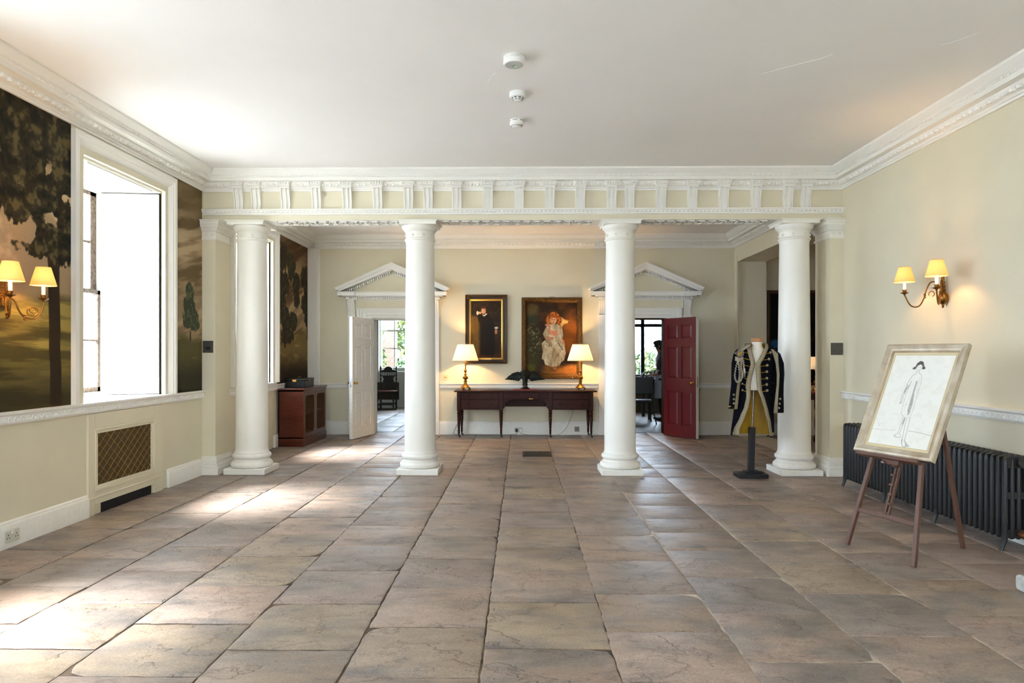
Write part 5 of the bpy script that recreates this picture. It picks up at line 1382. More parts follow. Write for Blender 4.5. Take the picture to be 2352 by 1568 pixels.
# ---- floor grating
gx0, gy0 = gnd(1200, 1048); gx1, gy1 = gnd(1266, 1037)
gx1 = gnd(1268, 1048)[0]
t = thing('floor_grating', ((gx0 + gx1) / 2, (gy0 + gy1) / 2, 0), 'dark iron grating let into the floor before the table', 'grating')
m = MB(); m.box(gx0, gx1, gy0, gy0 + .02, -.01, .006); m.box(gx0, gx1, gy1 - .02, gy1, -.01, .006); m.box(gx0, gx0 + .02, gy0, gy1, -.01, .006); m.box(gx1 - .02, gx1, gy0, gy1, -.01, .006)
build(m, 'frame', iron, t, smooth=0)
m = MB(); n = 16
for k in range(1, n): x = gx0 + (gx1 - gx0) * k / n; m.box(x - .005, x + .005, gy0 + .01, gy1 - .01, -.01, .0055)
for k in range(1, 4): y = gy0 + (gy1 - gy0) * k / 4; m.box(gx0, gx1, y - .004, y + .004, -.01, .005)
build(m, 'bars', iron, t, smooth=0, kind='stuff'); build(MB().box(gx0, gx1, gy0, gy1, -.012, .0025), 'pit', dark, t, smooth=0)  # solid dark plate painting the shade below the bars
# ================================================================== WALL LAMPS, SWITCHES, DETECTORS
amber = M_shade('amber_parchment_shade', (255, 204, 128), .05)
candle = M('candle_tube', (250, 238, 214), .5, emit=(255, 226, 170), estr=.5)
def sconce(Xw, s, Yc, a, b, zc, label, fancy, e):
    """two-armed wall lamp; s = direction into the room, zc = height of the drip pans"""
    t = thing('wall_lamp', (Xw, Yc, zc - .15), label, 'wall lamp')
    bp = MB()
    if fancy:
        for k in range(16):
            u = k / 15; z = zc - .06 + .30 * u; w = .045 + .02 * math.sin(u * 9)
            for yy in (-1, 0, 1): bp.ell((Xw + s * .0155, Yc + yy * w * .7, z), .016, .03, .022, 8, 6)
        bp.lathe([(0, -.03), (.03, -.03), (.035, 0), (.03, .03), (0, .03)], Xw + s * .04, Yc, zc - .03, 14)
    else:
        prof = [(0, 1.875), (.008, 1.88), (.010, 1.892), (.005, 1.898), (.014, 1.905), (.014, 1.91), (.03, 1.925), (.044, 1.955), (.042, 1.985), (.028, 2.01), (.018, 2.025), (.026, 2.035), (.018, 2.05), (.022, 2.075), (.014, 2.09), (.018, 2.11), (.012, 2.125), (.016, 2.145), (.010, 2.165), (0, 2.17)]
        bp.lathe([(r * 1.25, z) for r, z in prof], 0, 0, 0, 18); bp.xf(Matrix.Translation((Xw + s * .036, Yc, 0)) @ Matrix.Diagonal((.7, 1, 1, 1)))
    build(bp, 'backplate', GILT if fancy else brassd, t)
    for sg in (-1, 1):
        cx, cy = Xw + s * b, Yc + sg * a
        path = [(0, -.04), (.10, .04), (.22, .088), (.34, .082), (.43, .02), (.50, -.06), (.60, -.12), (.72, -.132), (.84, -.115), (.94, -.06), (1, -.01)] if not fancy else [(0, -.03), (.12, .0), (.28, -.02), (.36, -.08), (.48, -.13), (.64, -.15), (.80, -.145), (.92, -.11), (1, -.05), (1, -.02)]
        pts = [(Xw + s * (.03 + (b - .03) * u), Yc + sg * a * u, zc + dz) for u, dz in path]
        # smooth with midpoints
        P2 = [Vector(pts[0])]
        for i in range(len(pts) - 1):
            p0, p1, p2, p3 = Vector(pts[max(i - 1, 0)]), Vector(pts[i]), Vector(pts[i + 1]), Vector(pts[min(i + 2, len(pts) - 1)])
            for q in (.33, .66, 1.0):
                P2.append(.5 * ((2 * p1) + (p2 - p0) * q + (2 * p0 - 5 * p1 + 4 * p2 - p3) * q * q + (3 * p1 - p0 - 3 * p2 + p3) * q ** 3))
        ar = MB().tube(P2, .0065, 8)
        mid = P2[len(P2) // 2 - 1]
        for k in range(3): ar.ell((mid.x, mid.y, mid.z + (k - 1) * .016), .012, .012, .007, 8, 6)
        if fancy:
            for rr_, zz in ((.035, -.095), (.02, -.085)):
                c = Vector((Xw + s * (.03 + (b - .03) * .72), Yc + sg * a * .72, zc + zz)); dv = Vector((s * (b - .03), sg * a, 0)).normalized()
                ar.tube([c + dv * rr_ * math.cos(k * .5) + Vector((0, 0, rr_ * math.sin(k * .5))) for k in range(13)], .004, 6)
        else:
            c = Vector((Xw + s * (.03 + (b - .03) * .30), Yc + sg * a * .30, zc - .02)); dv = Vector((s * (b - .03), sg * a, 0)).normalized()
            ar.tube([c + dv * .024 * math.cos(k * .5 - .6) + Vector((0, 0, .024 * math.sin(k * .5 - .6))) for k in range(11)], .0042, 6)
        build(ar, 'arm', brassd, t)
        build(MB().lathe([(0, -.02), (.006, -.02), (.008, -.012), (.012, -.006), (.034, .004), (.038, .008), (.014, .006), (.014, .012), (.018, .016), (.017, .03), (.019, .032), (.019, .036), (0, .036)], cx, cy, zc, 18), 'drip_pan', brassd, t)
        build(MB().lathe([(0, .03), (.0125, .03), (.0125, .125), (0, .125)], cx, cy, zc, 14), 'candle_tube', candle, t)
        build(MB().ell((cx, cy, zc + .155), .014, .014, .034, 10, 8), 'bulb', M('lit_bulb', (255, 236, 190), .4), t)
        build(MB().shell([(.089, .108), (.050, .248)], cx, cy, zc, 32), 'shade', amber, t)
        for r, z in ((.0893, .108), (.0503, .248)): build(MB().tube([(cx + r * math.cos(2 * math.pi * k / 28), cy + r * math.sin(2 * math.pi * k / 28), zc + z) for k in range(29)], .0015, 4), 'shade_rim', M('amber_trim', (196, 120, 60), .7), t)
        lamp_light('candle_glow', (cx, cy, zc + .16), e, .022, (1, .6, .26))
    return t
sconce(XR, -1, 6.25, .249, .243, 2.03, 'brass two-arm wall lamp with amber shades on the right wall', False, 7.5)
sconce(XL, 1, 5.02, .17, .21, 1.875, 'gilt two-arm wall lamp with amber shades on the tree mural', True, 9.0)

def plate(name, c, w, h, axis, s, mat, label, cat, extra):
    """flat electrical plate; axis of the outward normal and its sign"""
    t = thing(name, c, label, cat); cx, cy, cz = c
    def bx_(u0, u1, z0, z1, p0, p1):
        return MB().box(*((cx + u0, cx + u1) if axis == 'y' else sorted((cx + s * p0, cx + s * p1))), *(sorted((cy + s * p0, cy + s * p1)) if axis == 'y' else (cy + u0, cy + u1)), cz + z0, cz + z1)
    build(bx_(-w / 2, w / 2, -h / 2, h / 2, 0, .007), 'faceplate', mat, t, bevel=.002)
    for nm, mt, (u0, u1, z0, z1, p) in extra: build(bx_(u0, u1, z0, z1, .006, p), nm, mt, t, bevel=.001)
    return t
yp = 8.235
plate('light_switch', (ony(478, yp), yp, zat(796, yp)), .128, .145, 'y', -1, pewter, 'dark pewter switch plate on the left pilaster', 'switch', [('rocker', black, (-.025, .035, -.035, .0, .013)), ('indicator', M('orange_neon', (214, 90, 40), .4), (.038, .046, -.022, -.012, .009))])
plate('light_switch', (ony(1922, yp), yp, zat(801, yp)), .145, .145, 'y', -1, pewter, 'dark pewter switch plate on the right pilaster', 'switch', [('rocker', pewter, (-.03, .035, -.04, .0, .013))])
ivory = M('ivory_plastic', (208, 204, 186), .4, var=.04)
slot = M('socket_slots', (60, 44, 40), .8)
def slots(c0):
    return [('pin_hole', slot, (c0 - .004, c0 + .004, .004, .016, .0075)), ('pin_hole', slot, (c0 - .016, c0 - .006, -.016, -.009, .0075)), ('pin_hole', slot, (c0 + .006, c0 + .016, -.016, -.009, .0075))]
yk = onx(27, XL + .03)[0]
plate('power_socket', (XL + .03, yk, .088), .148, .088, 'x', 1, ivory, 'double power socket set in the left skirting board', 'socket', slots(-.042) + slots(.042) + [('rocker', plastic, (-.014, -.002, .016, .036, .012)), ('rocker', plastic, (.002, .014, .016, .036, .012))])
ys = YB - .03
plate('power_socket', (ony(1191, ys), ys, .09), .15, .088, 'y', -1, ivory, 'double power socket in the skirting behind the writing table', 'socket', [('black_plug', black, (-.058, -.012, -.035, .02, .045)), ('white_plug', plastic, (.022, .066, -.035, .02, .045))])
plate('power_socket', (ony(1325, ys), ys, .105), .088, .088, 'y', -1, M('pewter_socket', (150, 140, 122), .4, metal=.3), 'single metal power socket in the skirting near the table end', 'socket', slots(0))
plate('light_switch', (ony(1023, YB), YB, zat(866, YB)), .095, .095, 'y', -1, M('cream_switch', (232, 208, 166), .4), 'cream toggle switch with brass dollies on the back wall', 'switch', [('toggle', brass, (-.018, -.004, -.008, .006, .02)), ('toggle', brass, (.004, .018, -.008, .006, .02))])
def cable(pts, label, mat=None):
    P = [Vector(p) for p in pts]; Q = []
    for i in range(len(P) - 1):
        p0, p1, p2, p3 = P[max(i - 1, 0)], P[i], P[i + 1], P[min(i + 2, len(P) - 1)]
        for k in range(6):
            q = k / 6; Q.append(.5 * ((2 * p1) + (p2 - p0) * q + (2 * p0 - 5 * p1 + 4 * p2 - p3) * q * q + (3 * p1 - p0 - 3 * p2 + p3) * q ** 3))
    Q.append(P[-1]); build(MB().tube(Q, .0035, 6), 'cable', mat or M('brown_flex', (122, 104, 72), .5), label=label, cat='cable')
def tlx(px): return ony(px, LYT)
YW = 12.404                                         # the narrow space between the table's back and the skirting
sx_ = ony(1191, ys)
cable([(tlx(1333), LYT + .06, .832), (tlx(1332), 12.30, .8305), (tlx(1330), 12.385, .8305), (tlx(1329), YW, .815), (ony(1322, YW), YW, .60), (ony(1312, YW), YW, .33), (ony(1300, YW), YW, .12), (ony(1282, 12.39), 12.39, .006), (ony(1255, 12.36), 12.36, .0045), (ony(1215, 12.38), 12.38, .0045), (sx_ + .046, 12.392, .025), (sx_ + .044, 12.394, .058)], 'thin brown lamp cable sagging under the table to the white plug')
cable([(tlx(1069), LYT + .06, .832), (tlx(1067), 12.30, .8305), (tlx(1065), 12.385, .8305), (tlx(1064), YW, .815), (ony(1061, YW), YW, .55), (ony(1053, YW), YW, .25), (ony(1043, YW), YW, .06), (ony(1046, YW), YW, .006), (ony(1100, YW), YW, .0045), (ony(1175, YW), YW, .0045), (sx_ - .037, 12.394, .025), (sx_ - .035, 12.394, .058)], 'thin dark lamp cable running along the skirting to the black plug', black)

# ---- ceiling fittings
def fitting(name, px, py, prof, label, parts, sc=1.0):
    d = F * (ZC - H) / (HY - py); lat = (px - CX) / F * d; X, Y = lat * math.cos(YAW) - d * math.sin(YAW), d * math.cos(YAW) + lat * math.sin(YAW)
    t = thing(name, (X, Y, ZC), label, 'detector' if 'smoke' in name else 'ceiling light')
    build(MB().lathe([(r * sc, -z * sc) for r, z in prof], X, Y, ZC, 40), 'body', plastic, t); parts(t, X, Y); return t
def p_em(t, X, Y):
    build(MB().lathe([(0, -.062), (.066, -.062), (.066, -.0605), (0, -.0605)], X, Y, ZC, 36), 'lens_disc', M('grey_disc', (196, 196, 192), .35), t)
    build(MB().ell((X - .006, Y, ZC - .063), .02, .014, .008, 12, 6), 'led_lens', M('clear_lens', (150, 146, 138), .15), t)
    build(MB().ell((X + .008, Y + .016, ZC - .063), .004, .004, .003, 8, 6), 'led', M('green_led', (60, 220, 90), .3, emit=(60, 255, 110), estr=3), t)
    rb = MB()
    for k in range(60): a = 2 * math.pi * k / 60; rb.obox((X + .0775 * math.cos(a), Y + .0775 * math.sin(a), ZC - .014), (-.0018 * math.sin(a), .0018 * math.cos(a), 0), (.002 * math.cos(a), .002 * math.sin(a), 0), (0, 0, .008))
    build(rb, 'knurled_ring', plastic, t, kind='stuff')
def dred(px, py): return F * (ZC - H) / (HY - py)
fitting('emergency_light', 1181, 131, [(0, 0), (.076, 0), (.077, .022), (.080, .024), (.080, .050), (.076, .060), (.070, .0605), (0, .0605)], 'round white emergency light with a green LED on the ceiling', p_em)
def p_s1(t, X, Y):
    v = MB()
    for z, r in ((-.050, .043), (-.062, .034)):
        for k in range(8):
            a = 2 * math.pi * (k + .5) / 8; v.obox((X + r * math.cos(a), Y + r * math.sin(a), ZC + z), (-.010 * math.sin(a), .010 * math.cos(a), 0), (.004 * math.cos(a), .004 * math.sin(a), -.001), (.001 * math.cos(a), .001 * math.sin(a), .0035))
    build(v, 'vents', black, t, smooth=0, kind='stuff')
fitting('smoke_detector', 1189, 213, [(0, 0), (.070, 0), (.071, .03), (.064, .042), (.046, .047), (.044, .054), (.034, .068), (.028, .072), (0, .073)], 'bright white smoke detector with black vents nearer the emergency light', p_s1)
def p_s2(t, X, Y):
    v = MB()
    for k in range(20): a = 2 * math.pi * k / 20; v.obox((X + .049 * math.cos(a), Y + .049 * math.sin(a), ZC - .056), (-.003 * math.sin(a), .003 * math.cos(a), 0), (.003 * math.cos(a), .003 * math.sin(a), 0), (.002 * math.cos(a), .002 * math.sin(a), .005))
    for k in range(6): a = 2 * math.pi * (k + .25) / 6; v.obox((X + .0655 * math.cos(a), Y + .0655 * math.sin(a), ZC - .013), (-.022 * math.sin(a), .022 * math.cos(a), 0), (.001 * math.cos(a), .001 * math.sin(a), 0), (0, 0, .0018))
    build(v, 'vents', M('grey_vents', (90, 84, 76), .7), t, smooth=0, kind='stuff')
fitting('smoke_detector', 1187, 276, [(0, 0), (.066, 0), (.066, .042), (.058, .048), (.042, .066), (.036, .068), (0, .069)], 'cream smoke detector with slotted rim nearest the entablature', p_s2)

# ceiling panel corner at the far right
d = F * (ZC - H) / (HY - 80); X, Y = (2337 - CX) / F * d - d * math.sin(YAW), d
m = MB()
for p, q in ((0, .018), (.03, .035)): m.box(X + p, XR - .235, Y - .5 + p, Y - p, ZC - q, ZC)
build(m, 'ceiling_panel', white, label='white moulded ceiling panel close to the right cornice', cat='panel', bevel=.004)
# ================================================================== BRAIDED COAT ON ITS STAND
K = .001168                                         # metres per pixel of the close view the outline was read from
CXJ, CYJ = 2.80, 8.16
jz = lambda zy: 1.7377 - K * zy
jx = lambda zx: CXJ + K * (zx - 422)
navy = M('navy_wool', (11, 12, 19), .95, var=.25, vs=60, spec=.15, bump=.1, bs=250)
braid = M('silver_braid', (172, 158, 128), .5, metal=.35, var=.4, vs=90, bump=.6, bs=220)
lining = M('yellow_lining', (190, 146, 20), .55, var=.35, vs=14, stretch=(1, 1, .3), bump=.1, bs=40)
ecru = M('dress_form_cloth', (232, 226, 210), .8, var=.04, vs=20)
cord = M('gold_cord', (176, 136, 44), .45, metal=.4, var=.3, vs=60)
st = thing('dress_form', (2.725, CYJ, 0), 'white headless dress form on a black post and base beside the column', 'dress form')
build(MB().box(2.725 - .172, 2.725 + .172, CYJ - .12, CYJ + .12, 0, .05), 'base', black, st, bevel=.004)
build(MB().box(2.735 - .085, 2.735 + .085, CYJ - .07, CYJ + .07, .05, .075), 'base_step', black, st, bevel=.003)
build(MB().bar((2.727, CYJ, .075), (2.741, CYJ, .592), .066, .066, (0, 1, 0)), 'post', black, st, bevel=.003)
build(MB().tube([(2.741, CYJ, .55), (2.762, CYJ, 1.06)], .0085, 12), 'pole', steel, st)
def rings(spec, n=28):
    m = MB(); vs = []
    for (z, cx, cy, a, b) in spec:
        for i in range(n): t = 2 * math.pi * i / n; vs.append((cx + a * math.sin(t), cy - b * math.cos(t), z))
    k = len(spec); fs = [(j * n + i, j * n + (i + 1) % n, (j + 1) * n + (i + 1) % n, (j + 1) * n + i) for j in range(k - 1) for i in range(n)]
    fs += [tuple(range(n - 1, -1, -1)), tuple((k - 1) * n + i for i in range(n))]
    return m.add(vs, fs)
build(rings([(1.035, CXJ - .04, CYJ, .11, .09), (1.06, CXJ - .04, CYJ, .118, .095), (1.2, CXJ - .03, CYJ, .135, .10), (1.32, CXJ - .02, CYJ, .15, .105), (1.42, CXJ - .01, CYJ, .15, .10), (1.48, CXJ, CYJ, .13, .085), (1.515, CXJ, CYJ, .09, .07), (1.54, CXJ, CYJ, .065, .06), (1.57, CXJ, CYJ, .056, .055), (1.61, CXJ, CYJ, .062, .058)]), 'torso', ecru, st, smooth=60)
build(MB().lathe([(0, 1.605), (.064, 1.605), (.067, 1.612), (.067, 1.64), (.062, 1.648), (0, 1.65)], CXJ, CYJ, 0, 28), 'neck_cap', M('beech', (184, 128, 76), .4, var=.2, vs=12), st)

coat = thing('military_coat', (CXJ, CYJ, .47), 'navy military tailcoat with silver braid and yellow lining on the dress form', 'coat')
# body: z, left, right silhouette, inner front edges (x), depth
def lerp(tab, z):
    for (z0, a), (z1, b) in zip(tab[:-1], tab[1:]):
        if z0 >= z >= z1:
            k = (z0 - z) / (z0 - z1); k = k * k * (3 - 2 * k) * .4 + k * .6; return a + (b - a) * k
    return tab[0][1] if z > tab[0][0] else tab[-1][1]
TL = [(jz(y), jx(x)) for y, x in ((120, 345), (150, 310), (185, 262), (230, 222), (330, 215), (450, 222), (560, 222), (700, 205), (860, 185), (1010, 165), (1064, 160))]
TR = [(jz(y), jx(x)) for y, x in ((120, 492), (150, 520), (185, 562), (230, 590), (330, 585), (450, 575), (560, 570), (700, 582), (860, 588), (1010, 588), (1064, 584))]
EL = [(jz(y), jx(x)) for y, x in ((120, 345), (150, 340), (230, 348), (340, 368), (400, 352), (480, 334), (560, 324), (660, 320), (760, 300), (860, 262), (1000, 212), (1064, 205))]
ER = [(jz(y), jx(x)) for y, x in ((120, 490), (150, 486), (230, 440), (340, 374), (400, 376), (480, 380), (600, 392), (700, 424), (800, 452), (930, 482), (1040, 496), (1064, 505))]
ZS = [jz(y) for y in (128, 138, 150, 165, 185, 210, 240, 280, 330, 380, 430, 500, 560, 620, 690, 760, 830, 900, 960, 1010, 1062)]
def depth(z): return lerp([(1.6, .072), (1.55, .085), (1.50, .10), (1.40, .125), (1.25, .125), (1.10, .12), (.9, .15), (.7, .175), (.45, .19)], z)
def surf(z, x, off=0.0):
    """front surface point of the coat at height z, side x"""
    l, r = lerp(TL, z), lerp(TR, z); c = (l + r) / 2; a = (r - l) / 2; b = depth(z)
    s = max(-1, min(1, (x - c) / a)); return Vector((x, CYJ - (b + off) * math.sqrt(max(0, 1 - s * s)) - .004, z))
NA = 44
def shellcoat(off, zs):
    vs = []
    for z in zs:
        l, r = lerp(TL, z), lerp(TR, z); c = (l + r) / 2; a = (r - l) / 2 + off; b = depth(z) + off
        tl = math.asin(max(-.98, min(.98, (lerp(EL, z) - c) / a))); tr = math.asin(max(-.98, min(.98, (lerp(ER, z) - c) / a)))
        zz = z - (.02 if z < .53 else 0) * 0
        for i in range(NA + 1):
            t = tr + (2 * math.pi + tl - tr) * i / NA
            wav = .010 * math.sin(t * 7) * max(0, (1.0 - z)) if z < 1.0 else 0
            vs.append((c + (a + wav) * math.sin(t), CYJ - (b + wav) * math.cos(t), zz))
    n = NA + 1; k = len(zs)
    return MB().add(vs, [(j * n + i, j * n + i + 1, (j + 1) * n + i + 1, (j + 1) * n + i) for j in range(k - 1) for i in range(NA)])
o = build(shellcoat(0, ZS), 'coat_body', navy, coat, smooth=80, recalc=False)
o = build(shellcoat(-.005, ZS), 'lining', lining, coat, smooth=80, recalc=False)
# broad braid along both front edges and round the collar and hem
def ribbon(m, pts, w_of, off=.004):
    vs = []
    for (z, x, s) in pts:
        w = w_of(z); p = surf(z, x, off); q = surf(z, x + s * w, off)
        if s * (q.x - p.x) < w * .5: q = p + Vector((s * w * .5, .01, 0))
        mid = surf(z, x + s * w * .5, off + .003)
        vs += [p, mid, q]
    fs = []
    for i in range(len(pts) - 1):
        a, b = 3 * i, 3 * i + 3; fs += [(a, a + 1, b + 1, b), (a + 1, a + 2, b + 2, b + 1)]
    return m.add(vs, fs)
zz = [jz(y) for y in range(128, 1062, 16)]
wid = lambda z: .052 if z > 1.05 else .046
bl = build(ribbon(MB(), [(z, lerp(EL, z), -1) for z in zz], wid), 'front_braid', braid, coat, smooth=60, recalc=False)
br = build(ribbon(MB(), [(z, lerp(ER, z), 1) for z in zz], wid), 'front_braid', braid, coat, smooth=60, recalc=False)
for o in (bl, br):
    so = o.modifiers.new('solid', 'SOLIDIFY'); so.thickness = .004; so.offset = 0
def hemrib(xa, xb, zc, h=.035, n=8):
    vs = []
    for i in range(n + 1):
        x = xa + (xb - xa) * i / n; vs += [surf(zc, x, .005), surf(zc + h, x, .005)]
    build(MB().add(vs, [(2 * i, 2 * i + 2, 2 * i + 3, 2 * i + 1) for i in range(n)]), 'hem_braid', braid, coat, smooth=0, recalc=False)
hemrib(lerp(EL, .52) - .05, jx(168), .51); hemrib(lerp(ER, .52) + .04, jx(582), .505)
# buttons with gold cord loops
R_ = [(533, 222), (510, 288), (490, 350), (487, 414), (487, 480), (486, 543), (489, 603)]
L_ = [(268, 216), (262, 280), (266, 348), (270, 412), (268, 478), (252, 536), (252, 600)]
for k, (x, y) in enumerate(R_):
    p = surf(jz(y), jx(x), .006); build(MB().ell(tuple(p), .0165, .010, .0165, 14, 8), 'button', braid, coat)
    e = lerp(ER, jz(y + 10)) + .045
    cm = MB(); cm.tube([surf(jz(y + 10 - 8 * i / 6), e + (jx(x) - e) * i / 6, .006) for i in range(7)], .0042, 6); build(cm, 'cord_loop', cord, coat)
for k, (x, y) in enumerate(L_):
    e = lerp(EL, jz(y + 14)) - .045
    cm = MB(); cm.tube([surf(jz(y + 16 - 16 * i / 6), e + (jx(x) - e) * i / 6, .006) for i in range(7)], .0042, 6); build(cm, 'cord_loop', cord, coat)
    if k >= 5: build(MB().ell(tuple(surf(jz(y), jx(x), .006)), .013, .009, .013, 12, 8), 'button', braid, coat)
# sleeves
def sleeve(spine, rads, stripe, name):
    m = MB(); n = 16; vs = []
    for (x, y, z), (a, b) in zip(spine, rads):
        for i in range(n): t = 2 * math.pi * i / n; vs.append((x + a * math.sin(t), y - b * math.cos(t), z))
    k = len(spine); m.add(vs, [(j * n + i, j * n + (i + 1) % n, (j + 1) * n + (i + 1) % n, (j + 1) * n + i) for j in range(k - 1) for i in range(n)])
    s = build(m, 'sleeve', navy, coat, smooth=70)
    r = MB(); x, y, z = spine[-1]; a, b = rads[-1]; vs = []
    for (q, dz) in ((.97, 0.0), (.93, .035)):
        for i in range(n): t = 2 * math.pi * i / n; vs.append((x + a * q * math.sin(t), y - b * q * math.cos(t), z + dz))
    vs2 = [(x + a * 1.03 * math.sin(2 * math.pi * i / n), y - b * 1.03 * math.cos(2 * math.pi * i / n), z + .004) for i in range(n)]
    r.add(vs + vs2, [(i, (i + 1) % n, n + (i + 1) % n, n + i) for i in range(n)] + [(2 * n + i, 2 * n + (i + 1) % n, (i + 1) % n, i) for i in range(n)])
    build(r, 'cuff_lining', lining, s, smooth=60)
    rb = MB(); vs = []
    for j, ((x, y, z), (a, b)) in enumerate(zip(spine, rads)):
        c, h = stripe[j]
        for u in (c - h, c, c + h): vs.append((x + (a + .004) * math.sin(u), y - (b + .004) * math.cos(u), z))
    rb.add(vs, [(3 * j + q, 3 * j + q + 1, 3 * j + q + 4, 3 * j + q + 3) for j in range(k - 1) for q in (0, 1)])
    build(rb, 'sleeve_braid', braid, s, smooth=60, recalc=False)
    return s
spL = [(jx(250), CYJ + .0, jz(188)), (jx(232), CYJ - .01, jz(235)), (jx(215), CYJ - .02, jz(330)), (jx(204), CYJ - .03, jz(440)), (jx(196), CYJ - .04, jz(540)), (jx(182), CYJ - .05, jz(640)), (jx(170), CYJ - .06, jz(730)), (jx(162), CYJ - .06, jz(790))]
rdL = [(.035, .05), (.056, .075), (.062, .08), (.056, .072), (.050, .065), (.050, .06), (.052, .06), (.053, .06)]
sL = sleeve(spL, rdL, [(.4, .3)] * 4 + [(.35, .42)] * 4, 'l')
spR = [(jx(570), CYJ + .0, jz(188)), (jx(606), CYJ - .01, jz(235)), (jx(630), CYJ - .02, jz(330)), (jx(634), CYJ - .03, jz(440)), (jx(628), CYJ - .04, jz(540)), (jx(618), CYJ - .05, jz(650)), (jx(613), CYJ - .06, jz(750)), (jx(610), CYJ - .06, jz(828))]
rdR = [(.035, .05), (.052, .075), (.062, .08), (.060, .075), (.056, .068), (.062, .065), (.068, .062), (.071, .062)]
sR = sleeve(spR, rdR, [(-.5, .4), (-.5, .5), (-.62, .24), (-.55, .22), (-.55, .22), (-.55, .24), (-.6, .28), (-.6, .32)], 'r')
for s, pts in ((sL, ((155, 645), (155, 690), (155, 732))), (sR, ((618, 686), (612, 735), (606, 778)))):
    for x, y in pts: build(MB().ell((jx(x), CYJ - .125, jz(y)), .013, .009, .013, 12, 8), 'cuff_button', braid, s)
# epaulette and aiguillette on the right-hand shoulder of the coat
ep = MB(); q = 0
ep.obox((jx(262), CYJ - .05, jz(190)), Vector((.085, 0, .052)), Vector((0, .045, 0)), Vector((-.004, 0, .008)))
ept = build(ep, 'epaulette', M('silver_bullion', (196, 184, 160), .5, metal=.3, var=.35, vs=120, bump=.7, bs=200), coat, bevel=.004)
cr = MB(); cr.ell((jx(225), CYJ - .095, jz(232)), .046, .022, .050, 18, 10); build(cr, 'epaulette_crescent', MATS['silver_bullion'], ept)
md = MB(); md.ell((jx(216), CYJ - .117, jz(236)), .023, .008, .026, 14, 8); build(md, 'badge', cord, ept)
mr = MB()
for r in (.031, .040): mr.tube([(jx(217) + r * math.cos(k * .4), CYJ - .112, jz(236) + r * 1.1 * math.sin(k * .4)) for k in range(17)], .003, 5)
build(mr, 'badge_ring', M('dark_enamel', (46, 42, 52), .3), ept)
fr = MB(); rr = random.Random(8)
for k in range(26):
    u = k / 25; x = jx(182 + 74 * u); z = jz(262 + 10 * math.sin(u * 3)); fr.tube([(x, CYJ - .10 + .03 * abs(u - .5), z), (x + rr.uniform(-.005, .005), CYJ - .108 + .03 * abs(u - .5), z - .05)], .0042, 5)
build(fr, 'fringe', MATS['silver_bullion'], ept, kind='stuff')
ag = MB()
def plait(pts, r=.0085):
    P = [Vector(p) for p in pts]; Q = []
    for i in range(len(P) - 1):
        p0, p1, p2, p3 = P[max(i - 1, 0)], P[i], P[i + 1], P[min(i + 2, len(P) - 1)]
        for k in range(7): q = k / 7; Q.append(.5 * ((2 * p1) + (p2 - p0) * q + (2 * p0 - 5 * p1 + 4 * p2 - p3) * q * q + (3 * p1 - p0 - 3 * p2 + p3) * q ** 3))
    for i, p in enumerate(Q): ag.ell((p.x + (.004 if i % 2 else -.004), p.y, p.z), r, r, r * .9, 7, 5)
Yq = CYJ - .125
plait([(jx(192), Yq, jz(310)), (jx(172), Yq, jz(390)), (jx(165), Yq, jz(470)), (jx(190), Yq, jz(520)), (jx(212), Yq, jz(470)), (jx(206), Yq, jz(380)), (jx(200), Yq, jz(310))])
plait([(jx(232), Yq, jz(310)), (jx(228), Yq, jz(380)), (jx(238), Yq, jz(440)), (jx(225), Yq, jz(500)), (jx(205), Yq, jz(515))]); plait([(jx(248), Yq, jz(300)), (jx(254), Yq, jz(360)), (jx(250), Yq, jz(420)), (jx(240), Yq, jz(480))])
build(ag, 'aiguillette', MATS['silver_bullion'], coat, kind='stuff')
build(MB().tube([(jx(260), Yq - .004, jz(380)), (jx(262), Yq - .004, jz(400)), (jx(263), Yq - .004, jz(470))], [.006, .008, .003], 8), 'cord_tip', steel, coat)

# ================================================================== SIDE ROOM BEHIND THE COLUMN
def darkpic(u, v):
    n = NP.fbm(u * 6, v * 8, 5); c = np.zeros(u.shape + (3,)) + np.array([20, 18, 18.]); c = mixc(c, (52, 38, 26), sst(.5, .7, n) * .7)
    c = mixc(c, (96, 78, 30), ellm(u, v, .70, .42, .12, .16, .5) * .5); c = mixc(c, (44, 92, 132), ellm(u, v, .08, .43, .10, .05, .4) * .9); return c
PX0 = ony(1762, YB - .02); t = thing('framed_painting', (PX0 + .8, YB, .9), 'large dark painting in a thin brown frame in the side room', 'painting')
build(mitred(-.8, .8, 0, 1.72, [(0, 0), (0, .04), (.02, .05), (.05, .035), (.055, 0)]), 'frame', M('brown_gilt_frame', (96, 66, 40), .5, metal=.2, var=.3, vs=30), t, local=True, smooth=30)
painted('canvas', canv, (-.75, -.012, .05), (1, 0, 0), (0, 0, 1), 1.5, 1.62, 80, 90, lambda u, v: darkpic(u / 1.5, v / 1.62), t, local=True)
SY = 11.6; sx = ony(1871, SY)
t = thing('side_table', (sx + .2, SY, 0), 'dark turned-leg table with a red top in the side room', 'table')
build(MB().box(sx - .13, sx + .75, SY - .25, SY + .3, .80, .835), 'table_top', M('red_leather', (132, 44, 30), .5, var=.2), t, bevel=.005)
build(MB().box(sx - .10, sx + .72, SY - .22, SY + .27, .70, .80), 'apron', mahogd, t, smooth=0)
for x in (sx - .05, sx + .68):
    for y in (SY - .18, SY + .23): build(MB().lathe([(0, 0), (.03, 0), (.045, .03), (.05, .06), (.03, .1), (.02, .14), (.03, .3), (.02, .5), (.035, .6), (.03, .70), (0, .70)], x, y, 0, 14), 'leg', mahogd, t)
table_lamp(sx + .03, SY + .02, .835, 'lit table lamp glowing in the side room between column and pilaster', 7.0, .72, 'side room lamps')
t = thing('side_chair', (ony(1785, 12.15), 12.15, 0), 'dark plain chair half hidden behind the column by the coat', 'chair')
